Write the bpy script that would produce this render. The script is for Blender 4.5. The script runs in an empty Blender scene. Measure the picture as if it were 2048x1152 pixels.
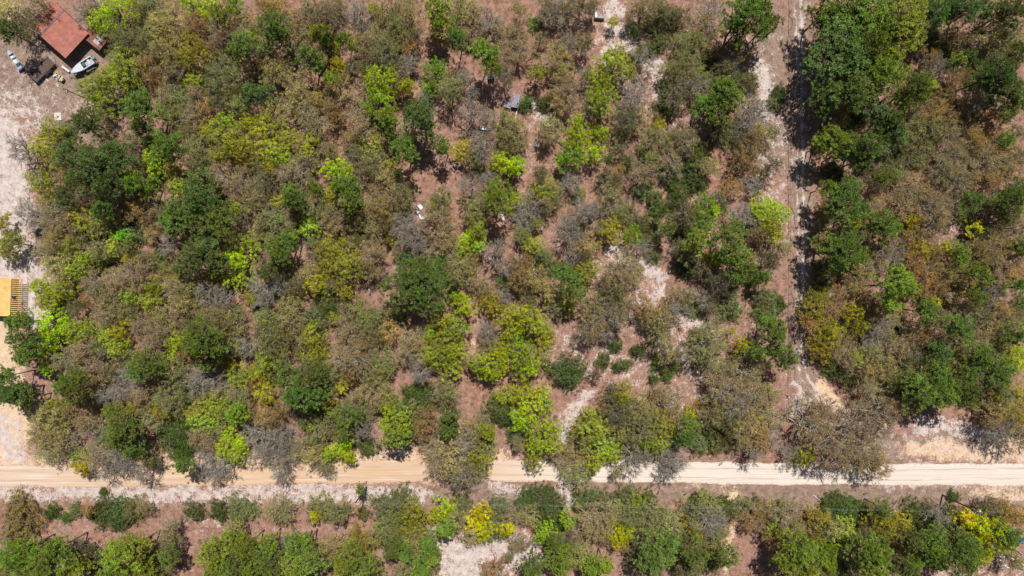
import bpy, math, random
import numpy as np
from mathutils import Vector, Matrix

# ------------------------------------------------------------------ camera, light, exposure
S = 0.11            # metres on the ground per pixel of the 2048 px photograph
H = 150.0           # flying height of the drone
sc = bpy.context.scene
C = sc.collection
cd = bpy.data.cameras.new('camera'); cam = bpy.data.objects.new('camera', cd); C.objects.link(cam)
cam.location = (0, 0, H); cam.rotation_euler = (0, 0, 0)
cd.sensor_width = 36; cd.lens = 36 * (H / S) / 2048; cd.clip_end = 3000; cd.clip_start = 1
sc.camera = cam
ELEV = math.radians(62); AZ = math.atan2(0.22, 1.0)      # the sun stands beyond the top edge, a little to the right
sun_dir = Vector((math.sin(AZ) * math.cos(ELEV), math.cos(AZ) * math.cos(ELEV), math.sin(ELEV)))
w = bpy.data.worlds.new('World'); sc.world = w; w.use_nodes = True
nt = w.node_tree
sky = nt.nodes.new('ShaderNodeTexSky'); sky.sky_type = 'NISHITA'; sky.sun_disc = False
sky.sun_elevation = ELEV; sky.sun_rotation = AZ
bg = nt.nodes['Background']; bg.inputs[1].default_value = 0.05
nt.links.new(sky.outputs[0], bg.inputs[0])
sl = bpy.data.lights.new('sun', 'SUN'); sl.energy = 5.0; sl.angle = math.radians(0.53); sl.color = (1.0, 0.95, 0.88)
so = bpy.data.objects.new('sun', sl); C.objects.link(so)
so.rotation_euler = sun_dir.to_track_quat('Z', 'Y').to_euler()
sc.view_settings.view_transform = 'Standard'; sc.view_settings.look = 'None'
sc.view_settings.exposure = -0.06; sc.view_settings.gamma = 1.0
sc.cycles.max_bounces = 5; sc.cycles.diffuse_bounces = 3; sc.cycles.transmission_bounces = 2

rng = np.random.default_rng(11)
def W(px, py, z=0.0):
    k = S * (1 - z / H)
    return ((px - 1024) * k, (576 - py) * k)

# ------------------------------------------------------------------ mesh helpers
def tag(o, label=None, cat=None, group=None, kind=None):
    if label: o['label'] = label
    if cat: o['category'] = cat
    if group: o['group'] = group
    if kind: o['kind'] = kind
    return o
def thing(name, label, cat, loc=(0, 0, 0), rz=0.0, group=None):
    o = bpy.data.objects.new(name, None); C.objects.link(o)
    o.empty_display_size = 0.3
    o.location = loc; o.rotation_euler = (0, 0, rz)
    return tag(o, label, cat, group)
def npmesh(name, V, F, mats, midx=None, vary=None, attrs=None, smooth=False):
    """V (n,3), F (m,4) or (m,3) int"""
    me = bpy.data.meshes.new(name)
    V = np.asarray(V, np.float32); F = np.asarray(F, np.int32)
    me.vertices.add(len(V)); me.vertices.foreach_set('co', V.ravel())
    k = F.shape[1]
    me.loops.add(F.size); me.loops.foreach_set('vertex_index', F.ravel())
    me.polygons.add(len(F))
    me.polygons.foreach_set('loop_start', np.arange(0, F.size, k, dtype=np.int32))
    me.polygons.foreach_set('loop_total', np.full(len(F), k, np.int32))
    for m in mats: me.materials.append(m)
    if midx is not None: me.polygons.foreach_set('material_index', np.asarray(midx, np.int32))
    if smooth: me.polygons.foreach_set('use_smooth', np.ones(len(F), bool))
    if vary is not None:
        a = me.attributes.new('vary', 'FLOAT', 'POINT'); a.data.foreach_set('value', np.asarray(vary, np.float32))
    for n, arr in (attrs or {}).items():
        a = me.attributes.new(n, 'FLOAT', 'POINT'); a.data.foreach_set('value', np.asarray(arr, np.float32))
    me.update(calc_edges=True)
    return me
def put(name, me, parent=None, loc=(0, 0, 0), rz=0.0, scale=(1, 1, 1)):
    o = bpy.data.objects.new(name, me); C.objects.link(o)
    if parent: o.parent = parent
    o.location = loc; o.rotation_euler = (0, 0, rz); o.scale = scale
    return o
class MB:
    """collects boxes, bars, tubes and loose polygons into one mesh"""
    def __init__(s): s.v = []; s.f = []
    def poly(s, pts):
        b = len(s.v); s.v += [tuple(p) for p in pts]; s.f.append(tuple(range(b, b + len(pts)))); return s
    def hexa(s, p):        # 8 points: bottom ring then top ring
        b = len(s.v); s.v += [tuple(q) for q in p]
        for f in ((3, 2, 1, 0), (4, 5, 6, 7), (0, 1, 5, 4), (1, 2, 6, 5), (2, 3, 7, 6), (3, 0, 4, 7)):
            s.f.append(tuple(b + i for i in f))
        return s
    def box(s, x0, x1, y0, y1, z0, z1):
        return s.hexa([(x0, y0, z0), (x1, y0, z0), (x1, y1, z0), (x0, y1, z0), (x0, y0, z1), (x1, y0, z1), (x1, y1, z1), (x0, y1, z1)])
    def tube(s, a, b, r0, r1=None, n=8, caps=True):
        r1 = r0 if r1 is None else r1
        a = Vector(a); b = Vector(b); d = (b - a).normalized()
        u = d.orthogonal().normalized(); v = d.cross(u); base = len(s.v)
        for c, r in ((a, r0), (b, r1)):
            for i in range(n):
                t = 2 * math.pi * i / n; s.v.append(tuple(c + u * math.cos(t) * r + v * math.sin(t) * r))
        for i in range(n):
            j = (i + 1) % n; s.f.append((base + i, base + j, base + n + j, base + n + i))
        if caps:
            s.f.append(tuple(base + i for i in reversed(range(n)))); s.f.append(tuple(base + n + i for i in range(n)))
        return s
    def torus(s, c, R, r, n=20, m=8, axis='z'):
        base = len(s.v); c = Vector(c)
        for i in range(n):
            t = 2 * math.pi * i / n
            for j in range(m):
                p = 2 * math.pi * j / m; q = R + r * math.cos(p)
                l = (q * math.cos(t), q * math.sin(t), r * math.sin(p))
                if axis == 'y': l = (l[0], l[2], l[1])
                if axis == 'x': l = (l[2], l[0], l[1])
                s.v.append(tuple(c + Vector(l)))
        for i in range(n):
            for j in range(m):
                s.f.append((base + i * m + j, base + ((i + 1) % n) * m + j, base + ((i + 1) % n) * m + (j + 1) % m, base + i * m + (j + 1) % m))
        return s
    def lathe(s, c, prof, n=16):
        base = len(s.v)
        for r, z in prof:
            for i in range(n):
                t = 2 * math.pi * i / n; s.v.append((c[0] + r * math.cos(t), c[1] + r * math.sin(t), c[2] + z))
        for k in range(len(prof) - 1):
            for i in range(n):
                j = (i + 1) % n; s.f.append((base + k * n + i, base + k * n + j, base + (k + 1) * n + j, base + (k + 1) * n + i))
        s.f.append(tuple(base + i for i in reversed(range(n)))); s.f.append(tuple(base + (len(prof) - 1) * n + i for i in range(n)))
        return s
    def build(s, name, mat, parent=None, loc=(0, 0, 0), rz=0.0, smooth=False, bevel=0.0):
        me = bpy.data.meshes.new(name); me.from_pydata(s.v, [], s.f); me.materials.append(mat)
        if smooth:
            for p in me.polygons: p.use_smooth = True
        o = put(name, me, parent, loc, rz)
        if bevel:
            b = o.modifiers.new('b', 'BEVEL'); b.width = bevel; b.segments = 2; b.limit_method = 'ANGLE'
        return o

# ------------------------------------------------------------------ materials
def newmat(name):
    m = bpy.data.materials.new(name); m.use_nodes = True; n = m.node_tree
    n.nodes.clear()
    return m, n
class NT:
    def __init__(s, n): s.n = n
    def node(s, t, **k):
        d = s.n.nodes.new(t)
        for a, b in k.items(): setattr(d, a, b)
        return d
    def link(s, a, b): s.n.links.new(a, b)
    def noise(s, vec, scale, detail=4, rough=0.55):
        d = s.node('ShaderNodeTexNoise'); d.inputs['Scale'].default_value = scale; d.inputs['Detail'].default_value = detail
        d.inputs['Roughness'].default_value = rough
        if vec is not None: s.link(vec, d.inputs['Vector'])
        return d.outputs['Fac']
    def ramp(s, fac, stops):
        d = s.node('ShaderNodeValToRGB'); e = d.color_ramp.elements
        while len(e) > 1: e.remove(e[0])
        e[0].position = stops[0][0]; e[0].color = (*stops[0][1], 1)
        for p, c in stops[1:]:
            q = e.new(p); q.color = (*c, 1)
        s.link(fac, d.inputs[0]); return d.outputs[0]
    def math(s, op, a, b=None, c=None, clamp=False):
        d = s.node('ShaderNodeMath', operation=op); d.use_clamp = clamp
        for i, x in enumerate((a, b, c)):
            if x is None: continue
            if isinstance(x, (int, float)): d.inputs[i].default_value = x
            else: s.link(x, d.inputs[i])
        return d.outputs[0]
    def maprange(s, v, a, b, c=0.0, d_=1.0):
        d = s.node('ShaderNodeMapRange'); d.interpolation_type = 'SMOOTHSTEP'
        s.link(v, d.inputs['Value'])
        for k, x in (('From Min', a), ('From Max', b), ('To Min', c), ('To Max', d_)): d.inputs[k].default_value = x
        return d.outputs[0]
    def mix(s, fac, a, b, mode='MIX'):
        d = s.node('ShaderNodeMix', data_type='RGBA', blend_type=mode)
        if isinstance(fac, (int, float)): d.inputs[0].default_value = fac
        else: s.link(fac, d.inputs[0])
        for i, x in ((6, a), (7, b)):
            if isinstance(x, tuple): d.inputs[i].default_value = (*x, 1)
            else: s.link(x, d.inputs[i])
        return d.outputs[2]
    def attr(s, name):
        d = s.node('ShaderNodeAttribute', attribute_name=name); return d.outputs['Fac']
    def pos(s, scale=(1, 1, 1)):
        g = s.node('ShaderNodeNewGeometry'); m = s.node('ShaderNodeMapping'); m.inputs['Scale'].default_value = scale
        s.link(g.outputs['Position'], m.inputs['Vector']); return m.outputs[0]
    def obj(s, scale=(1, 1, 1)):
        g = s.node('ShaderNodeTexCoord'); m = s.node('ShaderNodeMapping'); m.inputs['Scale'].default_value = scale
        s.link(g.outputs['Object'], m.inputs['Vector']); return m.outputs[0]
    def out(s, sh):
        o = s.node('ShaderNodeOutputMaterial'); s.link(sh, o.inputs[0])
    def principled(s, col, rough=0.8, metal=0.0, bump=None, bump_d=0.02, spec=0.3):
        p = s.node('ShaderNodeBsdfPrincipled'); p.inputs['Roughness'].default_value = rough; p.inputs['Metallic'].default_value = metal
        p.inputs['Specular IOR Level'].default_value = spec
        if isinstance(col, tuple): p.inputs['Base Color'].default_value = (*col, 1)
        else: s.link(col, p.inputs['Base Color'])
        if bump is not None:
            b = s.node('ShaderNodeBump'); b.inputs['Distance'].default_value = bump_d; s.link(bump, b.inputs['Height'])
            s.link(b.outputs[0], p.inputs['Normal'])
        s.out(p.outputs[0]); return p

def solid(name, col, rough=0.7, metal=0.0, var=0.25, scale=2.0, spec=0.3):
    """paint, metal, wood ... with blotchy wear"""
    m, n = newmat(name); t = NT(n)
    f = t.noise(t.obj(), scale, 5, 0.65)
    c = t.ramp(f, [(0.3, tuple(x * (1 - var) for x in col)), (0.7, tuple(min(1, x * (1 + var)) for x in col))])
    t.principled(c, rough, metal, spec=spec); return m

# foliage: tint from the tree's own object colour, varied per leaf clump; part of the light passes through a leaf
def leafmat(name, trans=0.28, gloss=0.35):
    m, n = newmat(name); t = NT(n)
    oi = t.node('ShaderNodeObjectInfo')
    v = t.attr('vary')
    br = t.maprange(v, 0, 1, 0.70, 1.36)
    big = t.noise(t.obj(), 0.55, 3); br = t.math('MULTIPLY', br, t.maprange(big, 0.3, 0.7, 0.78, 1.2))
    wn = t.noise(t.obj(), 3.1, 2)
    hs = t.node('ShaderNodeHueSaturation')
    t.link(t.maprange(t.noise(t.obj(), 1.3, 3), 0.3, 0.7, 0.92, 1.16), hs.inputs['Saturation'])
    t.link(t.math('ADD', t.math('MULTIPLY', oi.outputs['Random'], 0.02), t.math('ADD', 0.442, t.math('MULTIPLY', t.math('ADD', big, wn), 0.048))), hs.inputs['Hue'])
    t.link(t.math('MULTIPLY', br, t.math('ADD', t.math('MULTIPLY', oi.outputs['Random'], 0.3), 0.85)), hs.inputs['Value'])
    t.link(oi.outputs['Color'], hs.inputs['Color'])
    d = t.node('ShaderNodeBsdfDiffuse'); t.link(hs.outputs[0], d.inputs[0])
    tr = t.node('ShaderNodeBsdfTranslucent'); t.link(t.mix(1.0, hs.outputs[0], (1.25, 1.2, 0.6), 'MULTIPLY'), tr.inputs[0])
    mx = t.node('ShaderNodeMixShader'); mx.inputs[0].default_value = trans
    t.link(d.outputs[0], mx.inputs[1]); t.link(tr.outputs[0], mx.inputs[2])
    t.out(mx.outputs[0]); return m
M_LEAF = leafmat('leaf')
M_NEEDLE = leafmat('needle', 0.18)
def barkmat(name, a, b):
    m, n = newmat(name); t = NT(n)
    c = t.ramp(t.noise(t.obj((1, 1, 0.25)), 5, 5, 0.7), [(0.3, a), (0.7, b)])
    t.principled(c, 0.9, bump=t.noise(t.obj((3, 3, 0.6)), 5, 3), bump_d=0.03); return m
M_BARK = barkmat('oak_bark', (0.10, 0.085, 0.07), (0.30, 0.27, 0.235))
M_PBARK = barkmat('pine_bark', (0.075, 0.05, 0.038), (0.22, 0.15, 0.115))
M_TWIG = barkmat('twig', (0.21, 0.18, 0.12), (0.45, 0.395, 0.285))
M_GREYTWIG = barkmat('grey_twig', (0.22, 0.195, 0.165), (0.46, 0.425, 0.37))
M_PALEBARK = barkmat('pale_bark', (0.33, 0.30, 0.27), (0.60, 0.565, 0.52))

# ------------------------------------------------------------------ ground masks (what the soil is made of, in photograph pixels)
_lat = {}
def vnoise(x, y, seed=0):
    r = np.random.default_rng(900 + seed)
    if seed not in _lat: _lat[seed] = r.random((256, 256))
    g = _lat[seed]
    xi = np.floor(x).astype(int); yi = np.floor(y).astype(int); fx = x - xi; fy = y - yi
    fx = fx * fx * (3 - 2 * fx); fy = fy * fy * (3 - 2 * fy)
    a = g[xi % 256, yi % 256]; b = g[(xi + 1) % 256, yi % 256]; c = g[xi % 256, (yi + 1) % 256]; d = g[(xi + 1) % 256, (yi + 1) % 256]
    return (a * (1 - fx) + b * fx) * (1 - fy) + (c * (1 - fx) + d * fx) * fy
def fbm(x, y, seed=0, oct=4):
    s = 0; a = 0.5; t = 0
    for o in range(oct):
        s = s + a * vnoise(x * 2 ** o + 13.7 * o, y * 2 ** o + 7.1 * o, seed + o); t += a; a *= 0.55
    return s / t
ROADC = [(-3000, 956), (0, 951), (200, 953), (400, 949), (600, 946), (800, 942), (1000, 941), (1300, 944), (1500, 947), (1800, 949), (2048, 949), (5000, 950)]
TRAIL = [(1600, -600), (1600, 0), (1601, 100), (1604, 300), (1604, 500), (1603, 690), (1610, 750), (1640, 790), (1690, 832), (1760, 880), (1800, 925)]
def road_y(x): return np.interp(x, [p[0] for p in ROADC], [p[1] for p in ROADC])
def segd(x, y, pts):
    best = np.full(np.shape(x), 1e9)
    for (ax, ay), (bx, by) in zip(pts[:-1], pts[1:]):
        dx, dy = bx - ax, by - ay
        t = np.clip(((x - ax) * dx + (y - ay) * dy) / (dx * dx + dy * dy + 1e-9), 0, 1)
        best = np.minimum(best, np.hypot(x - ax - t * dx, y - ay - t * dy))
    return best
# white sand: polylines with a half width and a strength
WHITE = [([(1230, 560), (1320, 640), (1400, 700)], 66, 0.54), ([(1130, 700), (1230, 740), (1380, 790)], 64, 0.46), ([(1480, 70), (1540, 260), (1552, 470)], 44, 0.5), ([(1215, 50), (1270, 170), (1330, 230)], 60, 0.48),
    ([(1060, 250), (1050, 380), (1110, 480)], 26, 0.34), ([(1440, 620), (1540, 640)], 40, 0.36), ([(1590, 760), (1640, 860), (1800, 880), (2050, 900)], 40, 0.45), ([(30, 170), (150, 225)], 60, 0.4), ([(0, 1060), (700, 1060)], 14, 0.25),
    ([(-40, 250), (20, 290), (15, 420), (20, 520), (60, 560), (72, 620)], 46, 0.92), ([(70, 235), (40, 215), (0, 210)], 38, 0.62),
    ([(-10, 350), (30, 500)], 28, 0.8), ([(10, 860), (30, 900)], 25, 0.8), ([(1230, 495), (1250, 520), (1285, 535)], 20, 0.86), ([(1300, 545), (1318, 560)], 15, 0.86), ([(1320, 585), (1280, 605)], 14, 0.8),
    ([(1170, 790), (1145, 815), (1135, 850), (1128, 880)], 13, 0.8), ([(1120, 965), (1130, 985), (1138, 1010)], 13, 0.8),
    ([(885, 1090), (930, 1110), (1010, 1095), (1050, 1110)], 38, 0.86), ([(900, 1140), (1000, 1150)], 30, 0.86), ([(1070, 225), (1100, 240)], 18, 0.8),
    ([(1225, 20), (1235, 60), (1220, 110)], 26, 0.75), ([(1250, 90), (1310, 130), (1320, 190)], 16, 0.75), ([(1530, 140), (1535, 220)], 18, 0.9),
    ([(1370, 645), (1420, 655)], 16, 0.8), ([(1350, 700), (1370, 730)], 14, 0.8), ([(1840, 845), (1900, 855), (1990, 870)], 20, 0.8),
    ([(0, 985), (200, 982), (400, 988), (640, 982), (720, 985), (850, 985)], 20, 0.8), ([(1594, 770), (1593, 870)], 9, 0.95), ([(1600, 800), (1625, 805)], 14, 0.75),
    ([(1610, 0), (1600, 90), (1604, 250), (1608, 420), (1600, 560), (1604, 720)], 7, 0.85), ([(1594, 300), (1594, 560), (1592, 720)], 4, 0.7),
    ([(1760, 950), (2100, 950)], 24, 0.7), ([(1890, 460), (1900, 440)], 25, 0.55), ([(1880, 1160), (2060, 1140)], 20, 0.5), ([(1500, 60), (1560, 90)], 30, 0.42), ([(1540, 210), (1560, 330)], 16, 0.5),
    ([(990, 975), (1060, 985)], 15, 0.7), ([(380, 1035), (430, 1045)], 10, 0.7), ([(770, 900), (800, 905)], 25, 0.5)]
PEACH = [([(-20, 660), (10, 760), (20, 850), (10, 900)], 42, 1.1), ([(-50, 935), (600, 930), (1000, 930)], 34, 0.75), ([(1640, 770), (1690, 830)], 16, 1.0),
    ([(1465, 985), (1462, 1060), (1458, 1150)], 9, 0.8), ([(1830, 900), (2100, 905)], 22, 0.9), ([(1960, 985), (2060, 990)], 18, 0.7), ([(945, 640), (940, 720)], 9, 0.5),
    ([(1040, 280), (1035, 380)], 12, 0.45), ([(1240, 975), (1480, 985)], 10, 0.5), ([(1760, 850), (1740, 880)], 22, 0.6), ([(1115, 480), (1100, 540)], 12, 0.3)]
BROWN = [(TRAIL, 26, 0.85), ([(30, 130), (90, 190), (170, 220), (210, 140)], 70, 1.0), ([(60, 60), (60, 120)], 70, 0.9), ([(0, 1010), (700, 1010)], 18, 0.5), ([(850, 990), (1400, 985), (2100, 992)], 24, 0.85),
    ([(60, 480), (70, 560)], 30, 0.6), ([(1545, 60), (1555, 300)], 34, 0.9), ([(1820, 880), (2060, 890)], 14, 0.8), ([(1500, 640), (1560, 620)], 50, 0.4), ([(0, 915), (300, 922)], 10, 0.7)]
def masks(x, y):
    sx, sy = x / 46.0, y / 46.0
    warp = (fbm(sx, sy, 3) - 0.5) * 38; warp2 = (fbm(sx, sy, 9) - 0.5) * 38
    X, Y = x + warp, y + warp2
    def field(lst):
        o = np.zeros(np.shape(x))
        for pts, r, s in lst:
            d = segd(X, Y, pts); o = np.maximum(o, s * np.clip(1.45 - d / r * 0.85, 0, 1))
        return o
    return field(WHITE), field(PEACH), field(BROWN)

def groundmat(name, road=False):
    m, n = newmat(name); t = NT(n); P = t.pos()
    big = t.noise(P, 0.09, 4); mid = t.noise(P, 0.8, 5, 0.65); fine = t.noise(P, 5.0, 4, 0.7); spec = t.noise(P, 14.0, 2, 0.6)
    litter = t.ramp(mid, [(0.30, (0.17, 0.09, 0.068)), (0.48, (0.335, 0.18, 0.128)), (0.66, (0.50, 0.30, 0.225))])
    litter = t.mix(t.maprange(big, 0.4, 0.62, 0, 0.55), litter, (0.37, 0.235, 0.19))
    litter = t.mix(t.maprange(t.noise(P, 2.3, 5, 0.75), 0.52, 0.64, 0, 0.7), litter, (0.16, 0.095, 0.08))
    litter = t.mix(t.maprange(t.noise(t.pos((1, 1.2, 1)), 1.9, 6, 0.8), 0.57, 0.68, 0, 0.8), litter, (0.56, 0.42, 0.35))
    litter = t.mix(t.maprange(fine, 0.54, 0.66, 0, 0.75), litter, (0.13, 0.08, 0.066))
    litter = t.mix(t.maprange(spec, 0.62, 0.72, 0, 0.7), litter, (0.55, 0.42, 0.34))
    white = t.ramp(mid, [(0.3, (0.44, 0.36, 0.34)), (0.6, (0.68, 0.58, 0.54))])
    peach = t.ramp(mid, [(0.3, (0.62, 0.43, 0.29)), (0.65, (0.78, 0.58, 0.42))])
    brown = t.ramp(mid, [(0.3, (0.19, 0.125, 0.095)), (0.62, (0.36, 0.255, 0.20))])
    brown = t.mix(t.maprange(fine, 0.55, 0.70, 0, 0.65), brown, (0.52, 0.43, 0.38))
    def fac(a, lo, hi, amp):
        v = t.math('ADD', t.attr(a), t.math('MULTIPLY', t.math('SUBTRACT', t.math('ADD', t.math('MULTIPLY', t.noise(P, 0.55, 4, 0.6), 0.4), t.math('MULTIPLY', t.noise(P, 2.6, 6, 0.8), 0.6)), 0.5), amp))
        return t.math('MULTIPLY', t.maprange(v, lo, hi), t.maprange(t.attr(a), 0.0, 0.22))
    c = t.mix(fac('brown', 0.35, 0.75, 2.0), litter, brown)
    c = t.mix(fac('peach', 0.45, 0.85, 3.4), c, peach)
    c = t.mix(fac('white', 0.50, 0.80, 4.2), c, white)
    c = t.mix(t.math('MULTIPLY', t.maprange(t.noise(P, 3.2, 5, 0.75), 0.58, 0.66), 0.55), c, (0.17, 0.115, 0.095))
    t.principled(c, 0.95, bump=t.math('ADD', fine, mid), bump_d=0.12, spec=0.1); return m
M_GROUND = groundmat('soil')
def axis(lo, hi, step, far):
    a = np.arange(lo, hi + step, step); out = [a]
    d = step; v = hi; e = []
    while v < far: d *= 1.5; v += d; e.append(v)
    l = []; d = step; v = lo
    while v > -far: d *= 1.5; v -= d; l.append(v)
    return np.concatenate([np.array(l[::-1]), a, np.array(e)])
def sheet(name, X, Y, Z, mat, extra=None):
    n, m = X.shape
    V = np.stack([X.ravel(), Y.ravel(), Z.ravel()], 1)
    i = np.arange(n * m).reshape(n, m)
    F = np.stack([i[:-1, :-1].ravel(), i[1:, :-1].ravel(), i[1:, 1:].ravel(), i[:-1, 1:].ravel()], 1)
    px = X.ravel() / S + 1024; py = 576 - Y.ravel() / S
    a, b, c = masks(px, py)
    at = {'white': a, 'peach': b, 'brown': c}; at.update(extra or {})
    return npmesh(name, V, F, [mat], attrs=at, smooth=True)
gx = axis(-122, 122, 0.5, 900); gy = axis(-70, 70, 0.5, 900)
GX, GY = np.meshgrid(gx, gy, indexing='ij')
roadd = np.abs((576 - GY / S) - road_y(GX / S + 1024)) * S
flat = np.clip((roadd - 2.6) / 3, 0, 1)
GZ = (fbm(GX / 3.1 + 50, GY / 3.1 + 50, 20, 3) - 0.5) * 0.26 * flat - 0.13 * flat
tag(put('ground', sheet('ground', GX, GY, GZ, M_GROUND)), 'reddish leaf litter ground with pale sand patches', kind='structure')

# the graded sand road: orange tan towards one end, almost white towards the other
def roadmat():
    m, n = newmat('road_sand'); t = NT(n); P = t.pos()
    sep = t.node('ShaderNodeSeparateXYZ'); t.link(P, sep.inputs[0])
    along = t.math('ADD', sep.outputs[0], t.math('MULTIPLY', t.noise(P, 0.05, 3), 40))
    base = t.mix(t.maprange(along, 0, 45), (0.64, 0.44, 0.29), (0.72, 0.62, 0.54))
    base = t.mix(t.maprange(along, -88, -60, 0.5, 0), base, (0.66, 0.54, 0.44))
    streak = t.noise(t.pos((0.05, 3.0, 1)), 1.0, 4, 0.6)
    c = t.mix(t.maprange(streak, 0.52, 0.68, 0, 0.5), base, t.mix(1.0, base, (0.80, 0.74, 0.70), 'MULTIPLY'))
    c = t.mix(t.maprange(t.noise(t.pos((0.08, 1.2, 1)), 1.0, 3), 0.5, 0.7, 0, 0.45), c, (0.80, 0.71, 0.64))
    edge = t.math('ADD', t.attr('edge'), t.math('MULTIPLY', t.math('SUBTRACT', t.noise(P, 1.4, 5, 0.7), 0.5), 0.8))
    rut = t.math('ABSOLUTE', t.math('SUBTRACT', t.math('ABSOLUTE', t.math('ADD', t.attr('off'), t.math('MULTIPLY', t.math('SUBTRACT', t.noise(t.pos((0.03, 0.03, 1)), 1, 3), 0.5), 0.5))), 0.42))
    c = t.mix(t.math('MULTIPLY', t.maprange(rut, 0.10, 0.02), t.maprange(t.noise(t.pos((0.12, 2.5, 1)), 1.3, 4), 0.38, 0.56, 0, 0.75)), c, (0.45, 0.36, 0.31))
    c = t.mix(t.maprange(t.noise(t.pos((0.02, 6.0, 1)), 1.0, 3, 0.5), 0.55, 0.61, 0, 0.5), c, (0.44, 0.35, 0.31))
    c = t.mix(t.maprange(t.noise(P, 2.2, 6, 0.8), 0.56, 0.7, 0, 0.4), c, (0.46, 0.34, 0.27))
    c = t.mix(t.maprange(edge, 0.78, 1.08, 0, 0.9), c, (0.33, 0.215, 0.165))
    t.principled(c, 0.95, bump=streak, bump_d=0.05, spec=0.1); return m
def strip(name, centre, half, z, mat, step=0.6, nw=14, rough=0.16, ruts=None):
    P = []
    for (a, b) in zip(centre[:-1], centre[1:]):
        L = math.hypot(b[0] - a[0], b[1] - a[1]) * S; k = max(1, int(L / step))
        for i in range(k): P.append((a[0] + (b[0] - a[0]) * i / k, a[1] + (b[1] - a[1]) * i / k))
    P.append(centre[-1]); P = np.array(P, float)
    for _ in range(6): P[1:-1] = (P[:-2] + P[1:-1] * 2 + P[2:]) / 4
    x = (P[:, 0] - 1024) * S; y = (576 - P[:, 1]) * S
    tx = np.gradient(x); ty = np.gradient(y); L = np.hypot(tx, ty); nx = -ty / L; ny = tx / L
    s = np.arange(len(x)) * 0.6
    hl = half * (1 + rough * (fbm(s / 2.3, s * 0 + 3, 31) - 0.5) * 2); hr = half * (1 + rough * (fbm(s / 2.3, s * 0 + 9, 33) - 0.5) * 2)
    u = np.linspace(-1, 1, nw + 1)
    off = np.where(u[None, :] < 0, hr[:, None] * u[None, :], hl[:, None] * u[None, :])
    X = x[:, None] + nx[:, None] * off; Y = y[:, None] + ny[:, None] * off
    Z = z + 0 * X; Z[:, 0] = Z[:, -1] = -0.02
    ex = {'edge': np.repeat(np.abs(u)[None, :], len(x), 0).ravel(), 'off': np.repeat(u[None, :], len(x), 0).ravel()}
    if ruts:
        wv = (fbm(s / 14, s * 0 + 1, 55) - 0.5)[:, None] * 0.5; f = 0 * X
        for c0, w0, k0 in ruts:
            f = np.maximum(f, k0 * np.clip(1.4 - np.abs(u[None, :] - c0 - wv) / w0, 0, 1) * (0.55 + 0.9 * fbm(s / 5, s * 0 + c0 * 9, 57))[:, None])
        ex['white'] = np.maximum(masks(X.ravel() / S + 1024, 576 - Y.ravel() / S)[0] * 0.6, f.ravel())
    return sheet(name, X, Y, Z, mat, ex)
M_ROAD = roadmat()
rc = [(x, y) for x, y in ROADC if -3000 < x < 5000]; rc = [(-3000, 956)] + rc + [(5000, 950)]
tag(put('dirt_road', strip('dirt_road', rc, 2.55, 0.02, M_ROAD, step=0.8)), 'graded sand road crossing the photo', kind='structure')
tag(put('dirt_track', strip('dirt_track', TRAIL[:-2], 2.0, 0.014, M_GROUND, step=0.5, nw=22, rough=0.6, ruts=((0.12, 0.22, 0.8), (-0.5, 0.12, 0.7)))), 'two-rut sandy track running up to the top edge', kind='structure')

# ------------------------------------------------------------------ tree generator
def unit(v): return v / (np.linalg.norm(v, axis=-1, keepdims=True) + 1e-9)
def prisms(P0, P1, R0, R1):
    P0 = np.asarray(P0, float); P1 = np.asarray(P1, float); n = len(P0)
    d = unit(P1 - P0); ref = np.where(np.abs(d[:, 2:3]) > 0.9, np.array([[1., 0, 0]]), np.array([[0, 0, 1.]]))
    u = unit(np.cross(d, ref)); v = np.cross(d, u)
    V = np.zeros((n, 6, 3))
    for k in range(3):
        a = 2 * math.pi * k / 3; o = u * math.cos(a) + v * math.sin(a)
        V[:, k] = P0 + o * np.asarray(R0)[:, None]; V[:, 3 + k] = P1 + o * np.asarray(R1)[:, None]
    b = (np.arange(n) * 6)[:, None]
    F = np.concatenate([b + np.array([[0, 1, 4, 3]]), b + np.array([[1, 2, 5, 4]]), b + np.array([[2, 0, 3, 5]])], 0)
    return V.reshape(-1, 3), F
def leaves(P, N, size, aspect, r):
    """one quad per point P lying across normal N"""
    n = len(P); t = unit(np.cross(N, r.normal(size=(n, 3)))); b = np.cross(N, t)
    s = (size * r.uniform(0.65, 1.35, n))[:, None]; a = s * aspect
    V = np.stack([P - t * s - b * a * 0.6, P + t * s * 0.2 - b * a, P + t * s + b * a * 0.5, P - t * s * 0.3 + b * a], 1)
    F = (np.arange(n) * 4)[:, None] + np.array([[0, 1, 2, 3]])
    return V.reshape(-1, 3), F
def height_of(style, R):
    if style == 'pine': return min(16.5, 6.0 + 2.3 * R)
    if style == 'shrub': return 0.8 + 0.85 * R
    return min(11.0, 3.4 + 1.35 * R)
def depth_of(style, R, Ht):
    return {'pine': min(Ht * 0.42, 1.6 * R + 0.8), 'shrub': Ht * 0.92}.get(style, min(Ht * 0.62, 1.35 * R + 0.8))
def outline(r, R):
    ph = r.uniform(0, 6.28, 5); am = r.uniform(0.05, 0.13, 5)
    def f(a):
        o = 1.0
        for k in range(5): o = o + am[k] * np.sin((k + 2) * a + ph[k])
        return o * R * 0.92
    return f
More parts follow.
